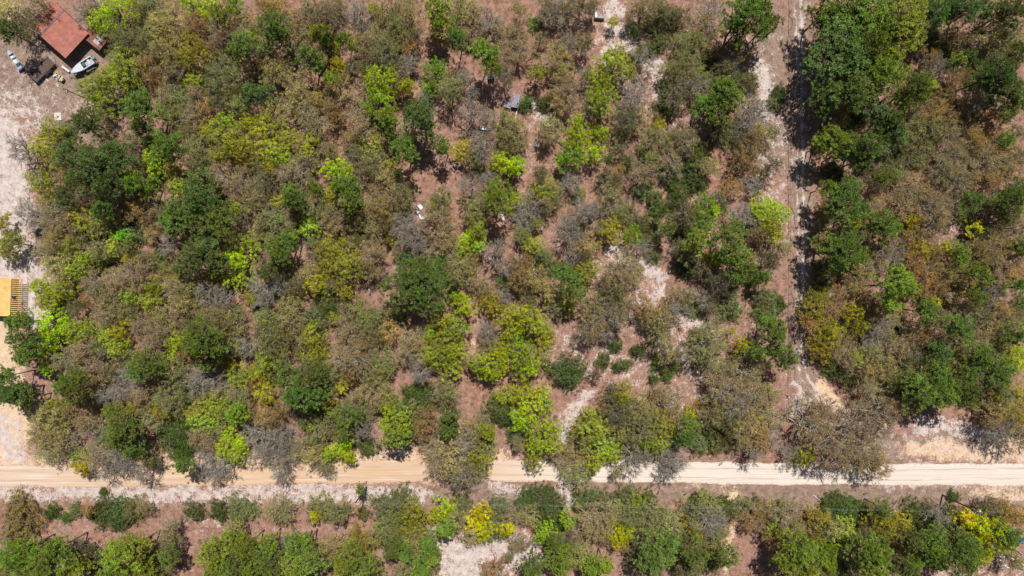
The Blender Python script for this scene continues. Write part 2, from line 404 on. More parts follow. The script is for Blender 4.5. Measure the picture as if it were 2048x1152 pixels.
def make_tree(style, R, seed):
    r = np.random.default_rng(seed); Ht = height_of(style, R); D = depth_of(style, R, Ht); z0 = Ht - D
    f = outline(r, R); Vs = []; Fs = []; mi = []; vy = []; base = 0
    def add(V, F, m, v):
        nonlocal base
        Vs.append(V); Fs.append(F + base); mi.append(np.full(len(F), m)); vy.append(v); base += len(V)
    # limb ends: big clusters, each carrying smaller clumps
    nb = {'pine': 10 + int(3.7 * R * R), 'leafy': 9 + int(2.0 * R * R), 'twiggy': 9 + int(2.3 * R * R), 'bare': 9 + int(1.2 * R * R), 'bud': 9 + int(1.4 * R * R), 'shrub': 10 + int(3.6 * R * R)}[style]
    if style == 'bud' and R > 7: nb = int(nb * 0.45)
    pts = []
    tries = 0
    mind = R * 0.95 / math.sqrt(nb) * 1.25
    while len(pts) < nb and tries < nb * 60:
        tries += 1
        a = r.uniform(0, 6.28); q = math.sqrt(r.uniform(0, 1)); rho = q * f(a) * 0.93
        top = D * (1 - (q * 0.96) ** 2) ** (0.55 if style != 'pine' else 0.5)
        z = z0 + top * (r.uniform(0.72, 1.0) if r.random() < 0.78 else r.uniform(0.25, 0.7)) - r.uniform(0, 0.4)
        p = np.array([rho * math.cos(a), rho * math.sin(a), max(z, 0.25)])
        if all(np.linalg.norm(p[:2] - o[:2]) > mind * 0.8 or abs(p[2] - o[2]) > mind * 1.6 for o in pts): pts.append(p)
    B = np.array(pts); nb = len(B)
    cen = np.array([0, 0, z0 + D * 0.35])
    bvar = r.uniform(0, 1, nb)
    # limbs from the trunk to each cluster
    fork = np.stack([B[:, 0] * 0.16, B[:, 1] * 0.16, np.clip(z0 + (B[:, 2] - z0) * 0.25 - (0.6 if style != 'shrub' else 0.1), 0.1, None)], 1)
    mid = fork * 0.45 + B * 0.55 + r.normal(0, 0.12 * R, (nb, 3)) * np.array([1, 1, 0.4])
    if style in ('bare', 'bud'): mid[:, 2] += 0.12 * D
    th = min(0.13, (0.03 if style in ('bare', 'bud') else 0.022) * R + 0.02)
    V, F = prisms(np.concatenate([fork, mid]), np.concatenate([mid, B]), np.concatenate([np.full(nb, th), np.full(nb, th * 0.6)]), np.concatenate([np.full(nb, th * 0.6), np.full(nb, th * 0.25)]))
    limbs = (V, F)
    if style == 'pine':
        k = 6; cr = 0.44
        T = np.repeat(B, k, 0) + r.normal(0, cr, (nb * k, 3)) * np.array([1, 1, 0.55]); tv = np.repeat(bvar, k) * 0.45 + r.uniform(0, 0.55, nb * k)
        V, F = prisms(np.repeat(B, k, 0) * 0.9 + np.repeat(mid, k, 0) * 0.1, T, np.full(len(T), 0.03), np.full(len(T), 0.015)); add(V, F, 1, np.full(len(V), 0.4))
        m = 26
        O = unit(T - cen + np.array([0, 0, 0.8])); dirs = unit(r.normal(size=(len(T), m, 3)) + O[:, None] * 0.75)
        ln = r.uniform(0.22, 0.42, (len(T), m, 1))
        P0 = T[:, None] + dirs * 0.03; P1 = T[:, None] + dirs * ln
        side = unit(np.cross(dirs, r.normal(size=dirs.shape))) * 0.036
        V = np.stack([P0 - side * 0.5, P0 + side * 0.5, P1 + side, P1 - side], 2).reshape(-1, 3)
        F = (np.arange(len(T) * m) * 4)[:, None] + np.array([[0, 1, 2, 3]])
        add(V, F, 0, np.repeat(tv, m * 4) + r.uniform(-0.1, 0.1, len(V)))
    elif style in ('leafy', 'shrub'):
        k = 6 if style == 'leafy' else 7; cr = 0.20 * R * 0.55 + 0.28
        T = np.repeat(B, k, 0) + r.normal(0, cr, (nb * k, 3)) * np.array([1, 1, 0.6]); tv = np.repeat(bvar, k) * 0.55 + r.uniform(0, 0.45, nb * k)
        if style == 'shrub': T[:, 2] = np.maximum(T[:, 2], 0.12)
        V, F = prisms(np.repeat(B, k, 0), T, np.full(len(T), 0.025), np.full(len(T), 0.012)); add(V, F, 1, np.full(len(V), 0.4))
        m = 29; O = unit(T - cen)
        dirs = unit(r.normal(size=(len(T), m, 3)) + O[:, None] * 0.7); rad = r.uniform(0.12, 0.40, (len(T), m, 1))
        P = (T[:, None] + dirs * rad).reshape(-1, 3); N = unit((dirs * 0.8 + np.array([0, 0, 0.45])).reshape(-1, 3) + r.normal(0, 0.45, (len(P), 3)))
        V, F = leaves(P, N, 0.088 if style == 'leafy' else 0.078, 0.62, r)
        add(V, F, 0, np.repeat(np.repeat(tv, m) + r.uniform(-0.2, 0.2, len(P)), 4))
    elif style == 'twiggy':
        k = 6; cr = 0.13 * R + 0.24
        T = np.repeat(B, k, 0) + r.normal(0, cr, (nb * k, 3)) * np.array([1, 1, 0.6]); tv = np.repeat(bvar, k) * 0.5 + r.uniform(0, 0.5, nb * k)
        V, F = prisms(np.repeat(B, k, 0), T, np.full(len(T), 0.028), np.full(len(T), 0.016)); add(V, F, 1, np.full(len(V), 0.4))
        m = 5; O = unit(T - cen + np.array([0, 0, 0.5])); dirs = unit(r.normal(size=(len(T), m, 3)) * 0.7 + O[:, None])
        P1 = T[:, None] + dirs * r.uniform(0.3, 0.75, (len(T), m, 1)); P0 = np.repeat(T, m, 0)
        V, F = prisms(P0, P1.reshape(-1, 3), np.full(len(P0), 0.016), np.full(len(P0), 0.009)); add(V, F, 1, np.full(len(V), 0.5))
        m2 = 25; tt = r.uniform(0.1, 1.05, (len(T), m2, 1)); idx = r.integers(0, m, (len(T), m2))
        E = P1[np.arange(len(T))[:, None], idx]; P = (T[:, None] * (1 - tt) + E * tt + r.normal(0, 0.09, (len(T), m2, 3))).reshape(-1, 3)
        N = unit(r.normal(size=P.shape) + np.repeat(O, m2, 0) * 0.6 + np.array([0, 0, 0.3]))
        V, F = leaves(P, N, 0.075, 0.62, r); add(V, F, 0, np.repeat(np.repeat(tv, m2) + r.uniform(-0.3, 0.3, len(P)), 4))
    else:  # bare: limbs, boughs, twigs
        k = 5; T = np.repeat(B, k, 0) + r.normal(0, 0.11 * R + 0.28, (nb * k, 3)) * np.array([1, 1, 0.7]); par = np.repeat(B * 0.75 + mid * 0.25, k, 0)
        V, F = prisms(par, T, np.full(len(T), 0.05), np.full(len(T), 0.026)); add(V, F, 1, np.full(len(V), 0.4))
        m = 5; O = unit(T - cen + np.array([0, 0, 0.4])); dirs = unit(r.normal(size=(len(T), m, 3)) * 0.75 + O[:, None])
        P0 = (par[:, None] * 0.3 + T[:, None] * 0.7 + 0 * dirs); P1 = T[:, None] + dirs * r.uniform(0.3, 0.8, (len(T), m, 1))
        P0 = P0.reshape(-1, 3); P1 = P1.reshape(-1, 3)
        V, F = prisms(P0, P1, np.full(len(P0), 0.022), np.full(len(P0), 0.012)); add(V, F, 1, np.full(len(V), 0.5))
        j = 3; d2 = unit(r.normal(size=(len(P1), j, 3)) * 0.8 + np.repeat(O, m, 0)[:, None]); st = P0[:, None] * r.uniform(0.1, 0.6, (len(P0), j, 1)); 
        tt = r.uniform(0.3, 0.95, (len(P0), j, 1)); st = P0[:, None] * (1 - tt) + P1[:, None] * tt
        en = st + d2 * r.uniform(0.18, 0.45, (len(P0), j, 1)); st = st.reshape(-1, 3); en = en.reshape(-1, 3)
        V, F = prisms(st, en, np.full(len(st), 0.014), np.full(len(st), 0.007)); add(V, F, 1, np.full(len(V), 0.5))
        if style == 'bud': P = np.repeat(en, 2, 0) + r.normal(0, 0.06, (len(en) * 2, 3))
        else: P = en[r.random(len(en)) < 0.6]
        N = unit(r.normal(size=P.shape) * 0.7 + np.array([0, 0, 0.6]))
        V, F = leaves(P, N, 0.062 if style == 'bud' else 0.052, 0.6, r); add(V, F, 0, np.repeat(r.uniform(0, 1, len(P)), 4))
    leafm = M_NEEDLE if style == 'pine' else M_LEAF
    twm = {'pine': M_PBARK, 'bare': M_GREYTWIG, 'bud': M_TWIG}.get(style, M_TWIG)
    crown = npmesh('crown', np.concatenate(Vs), np.concatenate(Fs), [leafm, twm], np.concatenate(mi), np.clip(np.concatenate(vy), 0, 1))
    # trunk with its limbs
    tr = {'pine': 0.055 + 0.035 * R, 'shrub': 0.05}.get(style, min(0.24, 0.05 + 0.035 * R))
    top = z0 + D * (0.85 if style == 'pine' else 0.35); ns = 5; pth = []
    wob = r.normal(0, 0.05 * R, (ns + 1, 2)); wob[0] = 0
    for i in range(ns + 1):
        t = i / ns; pth.append((wob[i, 0] * t, wob[i, 1] * t, -0.25 + (top + 0.25) * t, tr * (1.25 - 0.95 * t if style == 'pine' else 1.25 - 1.12 * t)))
    tv = []; tf = []; n = 7
    for i, (x, y, z, q) in enumerate(pth):
        for k in range(n): a = 6.2832 * k / n; tv.append((x + q * math.cos(a), y + q * math.sin(a), z))
        if i:
            for k in range(n): tf.append((n * (i - 1) + k, n * (i - 1) + (k + 1) % n, n * i + (k + 1) % n, n * i + k))
    V = np.concatenate([np.array(tv), limbs[0]]); F = np.concatenate([np.array(tf), limbs[1] + len(tv)])
    trunk = npmesh('trunk', V, F, [M_PBARK if style == 'pine' else M_PALEBARK if style in ('bare', 'bud') else M_BARK])
    return crown, trunk, R, Ht, D

SIZES = {'pine': (1.5, 2.5, 3.8, 5.5), 'leafy': (1.5, 2.5, 3.8), 'twiggy': (1.6, 2.6, 3.9), 'bare': (1.8, 2.8, 4.2, 7.5), 'bud': (1.8, 2.8, 4.2, 7.5), 'shrub': (0.7, 1.5, 2.6, 3.8)}
NVAR = 6
BANK = {}
def pick(style, R, i):
    s = min(SIZES[style], key=lambda q: abs(math.log(q / R))); key = (style, s, i % NVAR)
    if key not in BANK: BANK[key] = make_tree(style, s, hash((s, i % NVAR)) % 9999 + {'pine': 1, 'leafy': 2, 'twiggy': 3, 'bare': 4, 'shrub': 5, 'bud': 6}[style])
    return BANK[key]

# code -> (name, style, category, look, leaf tint, group)
KIND = {
 'pd': ('pine_tree', 'pine', 'pine tree', 'dark green pine', (0.165, 0.235, 0.075)),
 'pm': ('pine_tree', 'pine', 'pine tree', 'mid green pine', (0.20, 0.28, 0.065)),
 'pk': ('pine_tree', 'pine', 'pine tree', 'deep green pine', (0.145, 0.245, 0.062)),
 'pl': ('pine_tree', 'pine', 'pine tree', 'yellowish green pine', (0.26, 0.345, 0.055)),
 'l1': ('leafy_tree', 'leafy', 'leafy tree', 'vivid lime leafy tree', (0.43, 0.55, 0.03)),
 'l2': ('leafy_tree', 'leafy', 'leafy tree', 'yellow-green budding tree', (0.38, 0.43, 0.055)),
 'l3': ('leafy_tree', 'leafy', 'leafy tree', 'fresh green leafy tree', (0.20, 0.37, 0.035)),
 'o1': ('scrub_oak', 'twiggy', 'scrub oak', 'olive tan scrub oak', (0.42, 0.35, 0.115)),
 'o2': ('scrub_oak', 'twiggy', 'scrub oak', 'dull green scrub oak', (0.31, 0.33, 0.085)),
 'o3': ('scrub_oak', 'twiggy', 'scrub oak', 'pale khaki scrub oak', (0.48, 0.45, 0.16)),
 'o4': ('dark_scrub_oak', 'twiggy', 'dark scrub oak', 'dark olive scrub oak', (0.20, 0.19, 0.07)),  # same scrub oaks as the ones above, only in a darker olive tint
 'g1': ('bare_tree', 'bare', 'bare tree', 'bare grey tree', (0.42, 0.38, 0.24)),
 'g2': ('budding_tree', 'bud', 'budding tree', 'bare tan twiggy tree', (0.50, 0.39, 0.17)),
 'b1': ('russet_oak', 'twiggy', 'oak tree', 'russet brown oak', (0.46, 0.30, 0.10)),
 'b2': ('russet_oak', 'leafy', 'oak tree', 'mustard olive oak', (0.36, 0.33, 0.04)),
 'g3': ('russet_oak', 'bud', 'oak tree', 'sparse brown leafing oak', (0.54, 0.35, 0.15)),
 'e1': ('evergreen_shrub', 'shrub', 'evergreen shrub', 'dark green evergreen shrub', (0.115, 0.165, 0.045)),
 'e3': ('evergreen_shrub', 'shrub', 'shrub', 'rounded olive-brown bush', (0.27, 0.22, 0.085)),
 'e2': ('evergreen_shrub', 'shrub', 'evergreen shrub', 'grey-green evergreen shrub', (0.21, 0.24, 0.09)),
 'y1': ('yellow_tree', 'leafy', 'yellow tree', 'yellow-lime young tree', (0.52, 0.52, 0.02)),
 'y2': ('yellow_tree', 'leafy', 'yellow tree', 'golden yellow-green tree', (0.52, 0.50, 0.015)),
}
TILES = {}
def T(ox, oy, txt): TILES[(ox, oy)] = txt
# every plant: x,y,radius in thirds of a photograph pixel from the tile's corner, then the code of its look
T(0, 0, '''60,60,85,o3 30,180,60,pd 215,12,78,g2 150,130,80,o4 505,75,70,g1 550,70,55,g2 560,20,50,g1 690,80,115,l1 605,120,65,l1 780,30,60,l1 820,125,60,o2 880,60,60,o4 930,20,80,o2
1010,130,100,o3 960,190,80,o3 1130,20,70,l1 1240,40,60,l1 1210,95,45,l2 1330,80,60,pl 1390,20,60,l3 1180,150,90,b1 1330,140,80,g2 1470,130,80,o3 760,240,100,o4 880,260,80,o2 700,210,60,o2 1000,300,90,o1
1150,310,100,b2 1090,360,50,b2 1250,300,70,b1 1450,260,80,pd 1440,310,60,pm 1340,210,80,g2 750,370,100,l2 650,470,90,l2 560,530,85,l2 630,600,80,l2 720,480,80,l2 900,400,80,b1 920,480,70,b1 840,310,70,o2
1370,450,110,o2 1160,480,60,l2 1250,420,60,o2 1080,600,90,o2 1000,550,60,g2 830,640,120,pm 850,770,60,pd 510,720,85,pd 300,780,85,b2 260,880,80,b2 330,930,80,o2 1020,640,60,o2 1050,705,70,o2 1150,700,80,g2
1230,640,50,b1 1010,850,100,pm 1310,790,90,l2 1360,720,60,l2 1400,860,90,l2 1450,905,85,b2 1320,930,70,b2 1500,740,60,l1 1180,890,95,o2 1190,980,80,o2 920,930,75,l1 1030,1020,60,l1 905,1000,50,l1
430,900,100,pd 560,990,120,pd 700,960,105,pd 650,1090,100,pd 480,1060,90,pd 240,1090,95,l2 120,900,90,g1 820,1100,75,pl 920,1100,60,pl 1080,1110,75,l2 1200,1100,80,pd 1330,1050,80,g2 1430,1100,95,g2 1500,1000,60,o2
1440,640,70,o2 1310,620,60,o4 1500,560,50,pd 780,860,70,o4 1120,790,50,o4 1270,520,60,o4 1500,400,60,g2 1390,560,50,o2 620,690,45,o2 850,1010,50,o4''')
T(512, 0, '''80,30,85,b2 100,150,95,pm 150,220,65,pm 240,120,80,o1 270,200,60,g2 375,190,50,pl 400,240,35,pm 300,350,75,pm 370,375,45,pm 518,225,38,pl 330,60,60,g2 430,100,90,o4 490,50,60,o4 600,70,90,g1 640,130,60,g1
800,60,85,o2 830,140,85,o2 920,70,70,o2 1090,60,80,pl 1080,130,60,pl 1190,130,60,o2 1215,230,60,pm 1300,60,90,o3 1220,30,60,o2 1400,110,80,g1 1440,180,60,g2 700,240,80,g2 770,310,110,o2 640,260,60,g2
490,390,55,y1 450,470,40,pl 880,400,50,g1 930,380,60,g1 1075,430,85,l3 1040,515,60,l3 745,480,105,l1 750,600,100,l1 685,450,60,l1 780,710,65,pl 795,775,45,pm 1170,540,95,o3 1240,470,50,g1 1375,310,80,pl 1400,390,55,pl
1490,440,75,g2 1500,330,60,g2 990,690,95,pd 1030,770,65,pd 930,660,50,pd 890,900,75,pm 1130,880,60,pm 900,790,60,o2 1300,680,80,g1 1370,720,60,g1 1350,830,80,g1 1370,920,70,g1 1250,900,70,b2 1300,950,60,o2
1480,740,80,o2 1490,830,60,o1 1460,960,70,l1 1510,1010,50,l1 1290,1110,75,g1 1400,1080,50,g1 1430,1120,60,l2 70,710,115,l2 50,830,115,l2 110,920,95,l2 200,830,70,l2 320,860,80,l2 180,970,60,l2 120,430,105,o3 250,510,105,o3
210,620,80,o3 60,430,70,o2 40,570,60,pd 440,560,60,b1 450,640,65,b1 480,700,60,b1 540,590,60,g2 350,740,80,g2 300,700,60,g2 600,710,60,g2 640,770,60,g2 570,820,60,o1 460,1010,75,l1 530,1010,45,l1 690,870,75,l2
600,930,80,o4 660,1010,80,o4 720,960,75,o3 760,1060,80,o3 250,1020,85,g2 180,1060,60,g2 340,1110,45,pm 560,1110,80,pm 490,1130,50,pl 850,1050,28,pl 200,1140,60,pm 200,300,60,o4 30,330,70,o4 420,300,50,o4 650,400,45,o4
520,470,45,o1 60,260,60,o2 850,220,70,o2 960,200,60,o4 1090,200,60,o2 1290,200,50,g2 740,160,40,o2 60,1090,80,o4 30,1000,50,o4 420,900,50,g2 1300,560,40,g1 1000,590,40,g1 560,380,40,g2''')
T(1024, 0, '''50,60,60,g2 240,90,85,g1 340,60,85,o4 200,20,60,g2 420,20,60,o4 40,290,80,g2 30,200,60,g2 280,330,100,o3 350,260,70,g1 300,440,55,o3 145,430,60,b2 430,260,55,o4 340,540,90,g2 290,610,60,g2 590,390,115,l2 640,340,80,l2
700,430,65,l2 520,470,85,l2 560,590,105,l2 480,610,65,o2 610,130,30,y1 740,560,90,g1 700,640,60,g1 770,690,60,g2 690,720,80,o4 660,790,50,o4 790,60,75,o4 740,175,40,e2 860,150,60,e2 900,60,75,o4 950,90,60,e2 890,240,60,e2
1180,80,105,g1 1160,150,80,g2 1080,260,105,o2 1030,240,60,o2 1180,370,60,e1 1400,80,115,pm 1360,180,80,pm 1500,60,80,pm 1500,180,60,pm 1020,400,95,o2 1100,460,80,o2 940,430,60,o2 1110,520,60,g1 990,560,75,o4 800,360,60,g1
760,330,45,e2 920,640,65,e1 1250,560,95,pm 1330,590,80,pm 1150,630,70,pm 1240,690,75,pm 1280,510,70,pl 1420,490,65,e2 1300,410,75,o4 1440,640,80,g1 1470,700,80,g1 1400,740,60,g1 390,740,60,l1 400,815,80,l1 530,800,60,l1
350,920,75,l3 480,920,75,l1 300,970,50,l3 220,760,75,o3 190,830,50,g2 850,830,105,o2 960,820,60,o2 880,750,38,y1 1080,900,95,e1 1060,840,75,g2 1060,1000,75,e1 1100,1080,65,e1 1300,800,80,e2 1220,780,65,o4 1440,850,95,b1
1380,960,75,b1 1500,800,60,o3 690,980,55,e2 780,1040,80,g2 940,970,80,g2 950,1040,65,e2 630,1090,45,o4 560,1060,60,o4 180,1120,75,l2 340,1090,65,g1 170,1040,50,o4 20,990,50,l1 590,960,28,pm 1310,1120,60,b1 1450,1110,60,g1
90,620,40,e1 200,620,40,e1 30,780,75,o1 30,860,60,o1 970,1120,35,e1 820,280,35,e2 700,110,30,g2 480,170,20,g2 1230,300,60,o4 1410,300,45,o4 850,960,50,o2 1180,1000,50,o2 1010,90,60,o4 640,900,35,g2 500,30,40,g2''')
T(1536, 0, '''560,70,250,pm 800,130,230,pl 480,330,190,pd 700,420,170,pl 330,90,80,pm 620,260,150,pm 380,540,100,pd 520,520,120,pd 1000,70,85,pd 1050,120,50,pm 960,210,85,e2 1180,60,90,pd 1270,30,80,pd 1100,20,70,pm
1320,160,115,o2 1450,200,105,o2 1380,270,75,o2 1450,60,90,pd 1100,220,55,o4 1060,290,65,e2 1150,370,48,pm 1370,440,125,pd 1440,540,95,pd 1290,420,75,e2 900,530,90,pm 960,500,50,pl 820,590,60,pl 1000,420,75,g1 1110,500,75,b1
770,560,55,g2 1250,620,80,g2 1190,670,60,g2 1440,680,60,pm 1510,610,60,pm 650,690,80,pd 560,690,60,e1 740,720,80,pd 850,710,95,o2 760,780,80,pd 1000,650,90,b1 960,760,80,o2 1060,720,80,b1 400,830,100,pl 470,880,60,pm
325,870,50,pm 520,835,38,pm 620,890,80,pm 560,960,60,pd 760,880,70,e2 830,830,60,o2 930,890,80,o4 900,960,60,o2 1100,900,95,g2 1180,950,95,g2 1050,1010,95,g2 1250,860,80,b1 1350,820,75,b1 1310,940,95,g2 1420,900,80,b1
770,1040,75,o2 700,1060,60,pm 1150,1080,95,g2 1000,1100,80,g2 880,1100,80,g2 1300,1080,80,b1 1450,1050,85,b1 1500,940,60,o4 370,1120,45,pl 500,1130,75,pm 400,1040,60,e1 650,1120,60,o4 1430,830,40,pm 10,130,50,pm
40,620,38,e2 30,800,38,o2 20,1000,60,o4 1180,260,50,o4 700,1000,50,o4 1220,770,50,g2 1340,700,60,b1 1500,800,50,o4 1080,800,60,g2 820,970,60,o4 1400,980,60,g2 1500,330,70,pd 560,1050,60,o4 660,950,50,o4''')
T(0, 384, '''180,130,90,g1 250,180,85,g1 330,110,90,g2 460,80,60,g2 400,190,60,g2 300,55,60,l2 380,30,60,pd 510,170,100,l2 600,100,65,pm 600,195,85,o2 680,170,60,o2 340,270,80,b1 300,370,95,o3 430,340,80,l2 350,440,85,o3 500,400,60,l2
480,480,60,l2 590,350,60,o3 640,400,50,e1 620,280,60,e1 690,330,55,l2 740,270,48,l3 560,440,60,e2 10,190,50,b2 70,310,85,b2 20,360,60,b2 770,320,50,o2 800,250,60,e2 820,110,80,b1 1010,150,60,pm 1110,120,105,pm 1210,200,95,pm
1320,150,80,pm 1060,210,60,pm 1180,30,90,pd 1290,80,60,pd 1160,390,105,pd 1100,440,60,pd 1230,340,70,pd 1305,430,65,pm 1370,270,62,pm 1440,390,80,l1 1460,500,85,l1 1500,300,65,l2 1375,520,50,l2 1430,180,60,o4 1500,60,80,o3
1000,320,50,g1 990,470,60,o2 950,400,60,e2 240,560,50,l2 330,600,88,l1 270,650,65,l2 390,570,60,l2 300,785,78,l1 395,800,65,l1 285,850,55,l1 300,910,55,l1 275,975,48,l1 280,1055,38,l1 80,790,55,pm 150,775,60,pm 95,900,58,pm
170,960,66,pm 200,880,45,pd 125,985,42,pm 30,1100,60,pm 560,560,95,g2 640,610,105,o3 700,520,80,g2 790,500,85,g2 850,540,70,g2 620,720,80,g2 720,700,90,o1 790,620,65,l2 885,660,65,l2 540,830,60,l2 640,850,75,l2 700,840,60,b2
450,850,70,l2 860,800,95,g2 950,830,95,g2 1000,760,80,o1 920,890,80,g2 1080,590,90,o3 1170,570,80,o3 1110,680,70,o3 1250,600,80,g1 1330,650,80,g1 1300,760,95,o1 1400,800,80,o1 1060,905,60,l1 1040,975,45,l1 1200,880,125,pm
1290,930,70,pm 1230,990,75,pm 500,940,80,g2 380,1000,80,g2 480,1050,80,g2 580,1030,85,g2 700,930,70,l2 760,990,60,o2 870,1030,88,pm 820,1080,60,pm 930,1060,50,pm 430,1120,60,pm 680,1080,50,o4 1060,1090,85,o2 1190,1110,75,g1
1300,1130,60,g1 1430,1100,70,l2 1500,930,60,g1 1430,930,60,o2 760,1100,60,g1 850,1130,50,g1 480,250,70,o4 400,480,40,l2 870,400,50,o4 900,240,50,g2 1120,800,50,o4 450,700,50,o4 810,740,60,o4 1200,730,60,o4 590,930,50,o2''')
T(512, 384, '''220,30,68,pm 350,70,80,o2 560,30,75,pm 440,120,75,o3 440,20,50,b2 60,30,60,o4 120,180,105,o2 320,190,82,l2 60,160,60,o2 150,340,88,pm 200,300,50,pm 60,470,60,pd 100,420,60,o4 480,330,105,b2 440,410,95,b2 550,450,100,b2
600,400,60,b2 360,300,60,o2 480,220,60,g2 700,380,80,g2 720,330,60,g2 690,480,60,g2 640,450,60,o1 730,50,95,o1 850,40,80,o1 780,110,80,o1 650,130,60,o1 890,20,60,o2 720,220,60,o1 600,200,60,o2 590,120,50,o4 900,240,88,g1
950,210,80,g1 970,290,60,g1 860,180,60,g1 1090,150,90,g2 1120,230,90,g2 1060,90,60,o2 1120,50,50,o2 1130,310,60,g2 1300,80,80,o3 1340,140,75,o2 1450,60,88,pl 1330,220,60,l2 1270,290,52,l1 1240,345,48,l2 1340,315,48,l2
1430,370,78,g1 1280,410,60,b1 1250,480,88,o1 1200,400,55,g2 940,560,185,pk 1100,480,105,e1 1125,565,70,e1 900,410,50,pd 1100,650,75,o3 60,580,105,g1 130,560,70,g1 30,680,60,g1 200,640,80,o2 220,560,60,o4 340,480,60,o3
350,550,68,l2 405,560,60,l2 420,630,65,e2 430,700,60,e1 70,760,80,o2 190,740,80,o1 350,760,75,e2 550,690,60,o4 600,700,75,o1 80,880,100,o2 130,960,90,o2 60,1020,80,l2 340,860,88,b2 350,950,95,b2 640,760,88,o2 720,790,75,e2
690,860,70,o2 530,830,80,g2 560,920,85,g2 600,1000,95,g2 520,1010,80,g2 640,930,60,b1 730,1030,85,o2 680,1100,70,o2 780,1070,65,o2 930,870,85,g2 980,900,60,g2 900,970,55,g2 920,1000,38,g1 1010,1000,80,g2 1000,1070,60,g1
1110,780,75,l2 1190,820,85,l2 1140,900,95,l2 1100,980,88,l2 1200,960,88,l2 1170,1060,80,l2 1255,680,72,l1 1205,645,38,l1 1380,590,68,o2 1410,670,78,b2 1500,740,78,l2 1390,820,70,g1 1400,900,70,g2 1500,840,60,l2 1500,920,50,o4
1420,1010,92,l1 1490,960,60,l1 1370,1080,55,l1 1460,1060,50,l1 1320,1040,60,l2 190,1110,80,pm 340,1100,95,pm 390,1060,38,pm 480,1090,68,o1 1490,540,55,e2 1510,450,50,g1 280,100,50,o4 520,130,50,o4 180,450,60,o4 290,900,50,g2
460,560,40,o4 380,400,60,o4 150,850,50,o1 60,250,50,o4 240,830,50,g2 600,300,50,o4 1050,980,50,l2 1050,850,50,l2 780,200,50,o4 40,820,50,o4 1360,60,50,o3 1290,160,45,g2''')
T(1024, 384, '''100,90,88,g1 30,60,60,l2 70,155,60,g1 170,60,60,g2 250,20,70,o2 420,110,78,g1 480,130,60,g1 400,190,60,o4 350,250,80,g1 440,320,80,o3 370,370,70,g1 430,390,60,o4 130,320,80,b2 190,370,60,o2 200,440,60,e2 60,250,50,o2
60,480,80,b1 130,520,85,o1 40,540,50,b1 320,520,85,pm 380,590,50,pm 440,500,68,l2 480,450,60,l2 210,610,85,o3 280,700,65,o3 340,690,38,l2 590,40,78,o3 660,130,60,o2 610,230,75,l2 560,220,50,o2 700,100,60,o4 720,265,50,l3
780,190,55,e2 860,110,48,e1 910,120,30,pm 850,30,50,e2 960,80,38,e1 1000,20,60,e1 860,380,42,e2 830,270,60,e2 780,330,55,g1 930,220,38,pm 1170,80,68,l3 1150,180,98,l3 1220,100,30,l1 1040,140,80,o4 1000,240,60,e1 980,190,60,e2
1310,250,105,pm 1110,290,70,pl 1100,350,78,o2 1220,400,65,y1 1285,400,48,pm 1350,370,95,pm 1400,430,70,pm 1340,490,70,pm 1250,540,88,o4 1310,580,60,o4 1360,110,60,g1 1420,190,60,g1 1490,90,78,l1 1500,160,70,l2 1505,260,58,b1
1060,630,60,o2 1140,650,58,g1 1190,670,60,o4 1300,690,75,e2 1080,690,48,e2 1510,640,70,e2 1500,720,55,e2 1440,520,48,e1 1510,510,38,pm 680,440,85,g2 640,500,80,g2 620,590,88,o1 660,660,65,o1 740,500,60,g2 560,730,88,g1
500,690,78,o2 490,790,88,g2 560,840,65,g1 620,760,70,g2 440,850,75,g2 870,730,80,b1 820,760,70,o1 900,790,85,o3 890,870,75,o3 770,690,55,b1 985,620,55,g2 1000,740,60,g1 1180,920,125,o3 1200,1010,78,o3 1120,870,55,e2
1390,920,60,y1 1480,960,60,pm 1325,832,24,y1 1380,990,38,o4 1290,1060,58,g2 1400,1080,88,g2 1480,1060,48,g2 545,1010,38,e1 760,960,38,e1 620,925,34,e1 640,1050,28,e1 690,1040,28,e2 870,1030,40,e1 850,1120,30,e1 930,1100,20,e1
985,1050,28,e2 330,1080,108,e1 90,745,78,l2 40,795,50,l1 150,790,78,l2 190,830,75,b2 200,900,58,b2 40,890,48,e1 70,980,98,l1 100,1060,78,l1 200,975,48,o3 510,1085,28,o4 1010,330,50,o4 1160,470,60,o4 1040,420,50,e1
150,190,40,o2 20,430,50,o4 560,540,40,g2 1210,770,40,g2 980,960,50,g2 920,960,55,g2 340,160,45,g1 100,650,45,o4 1230,1120,50,g2''')
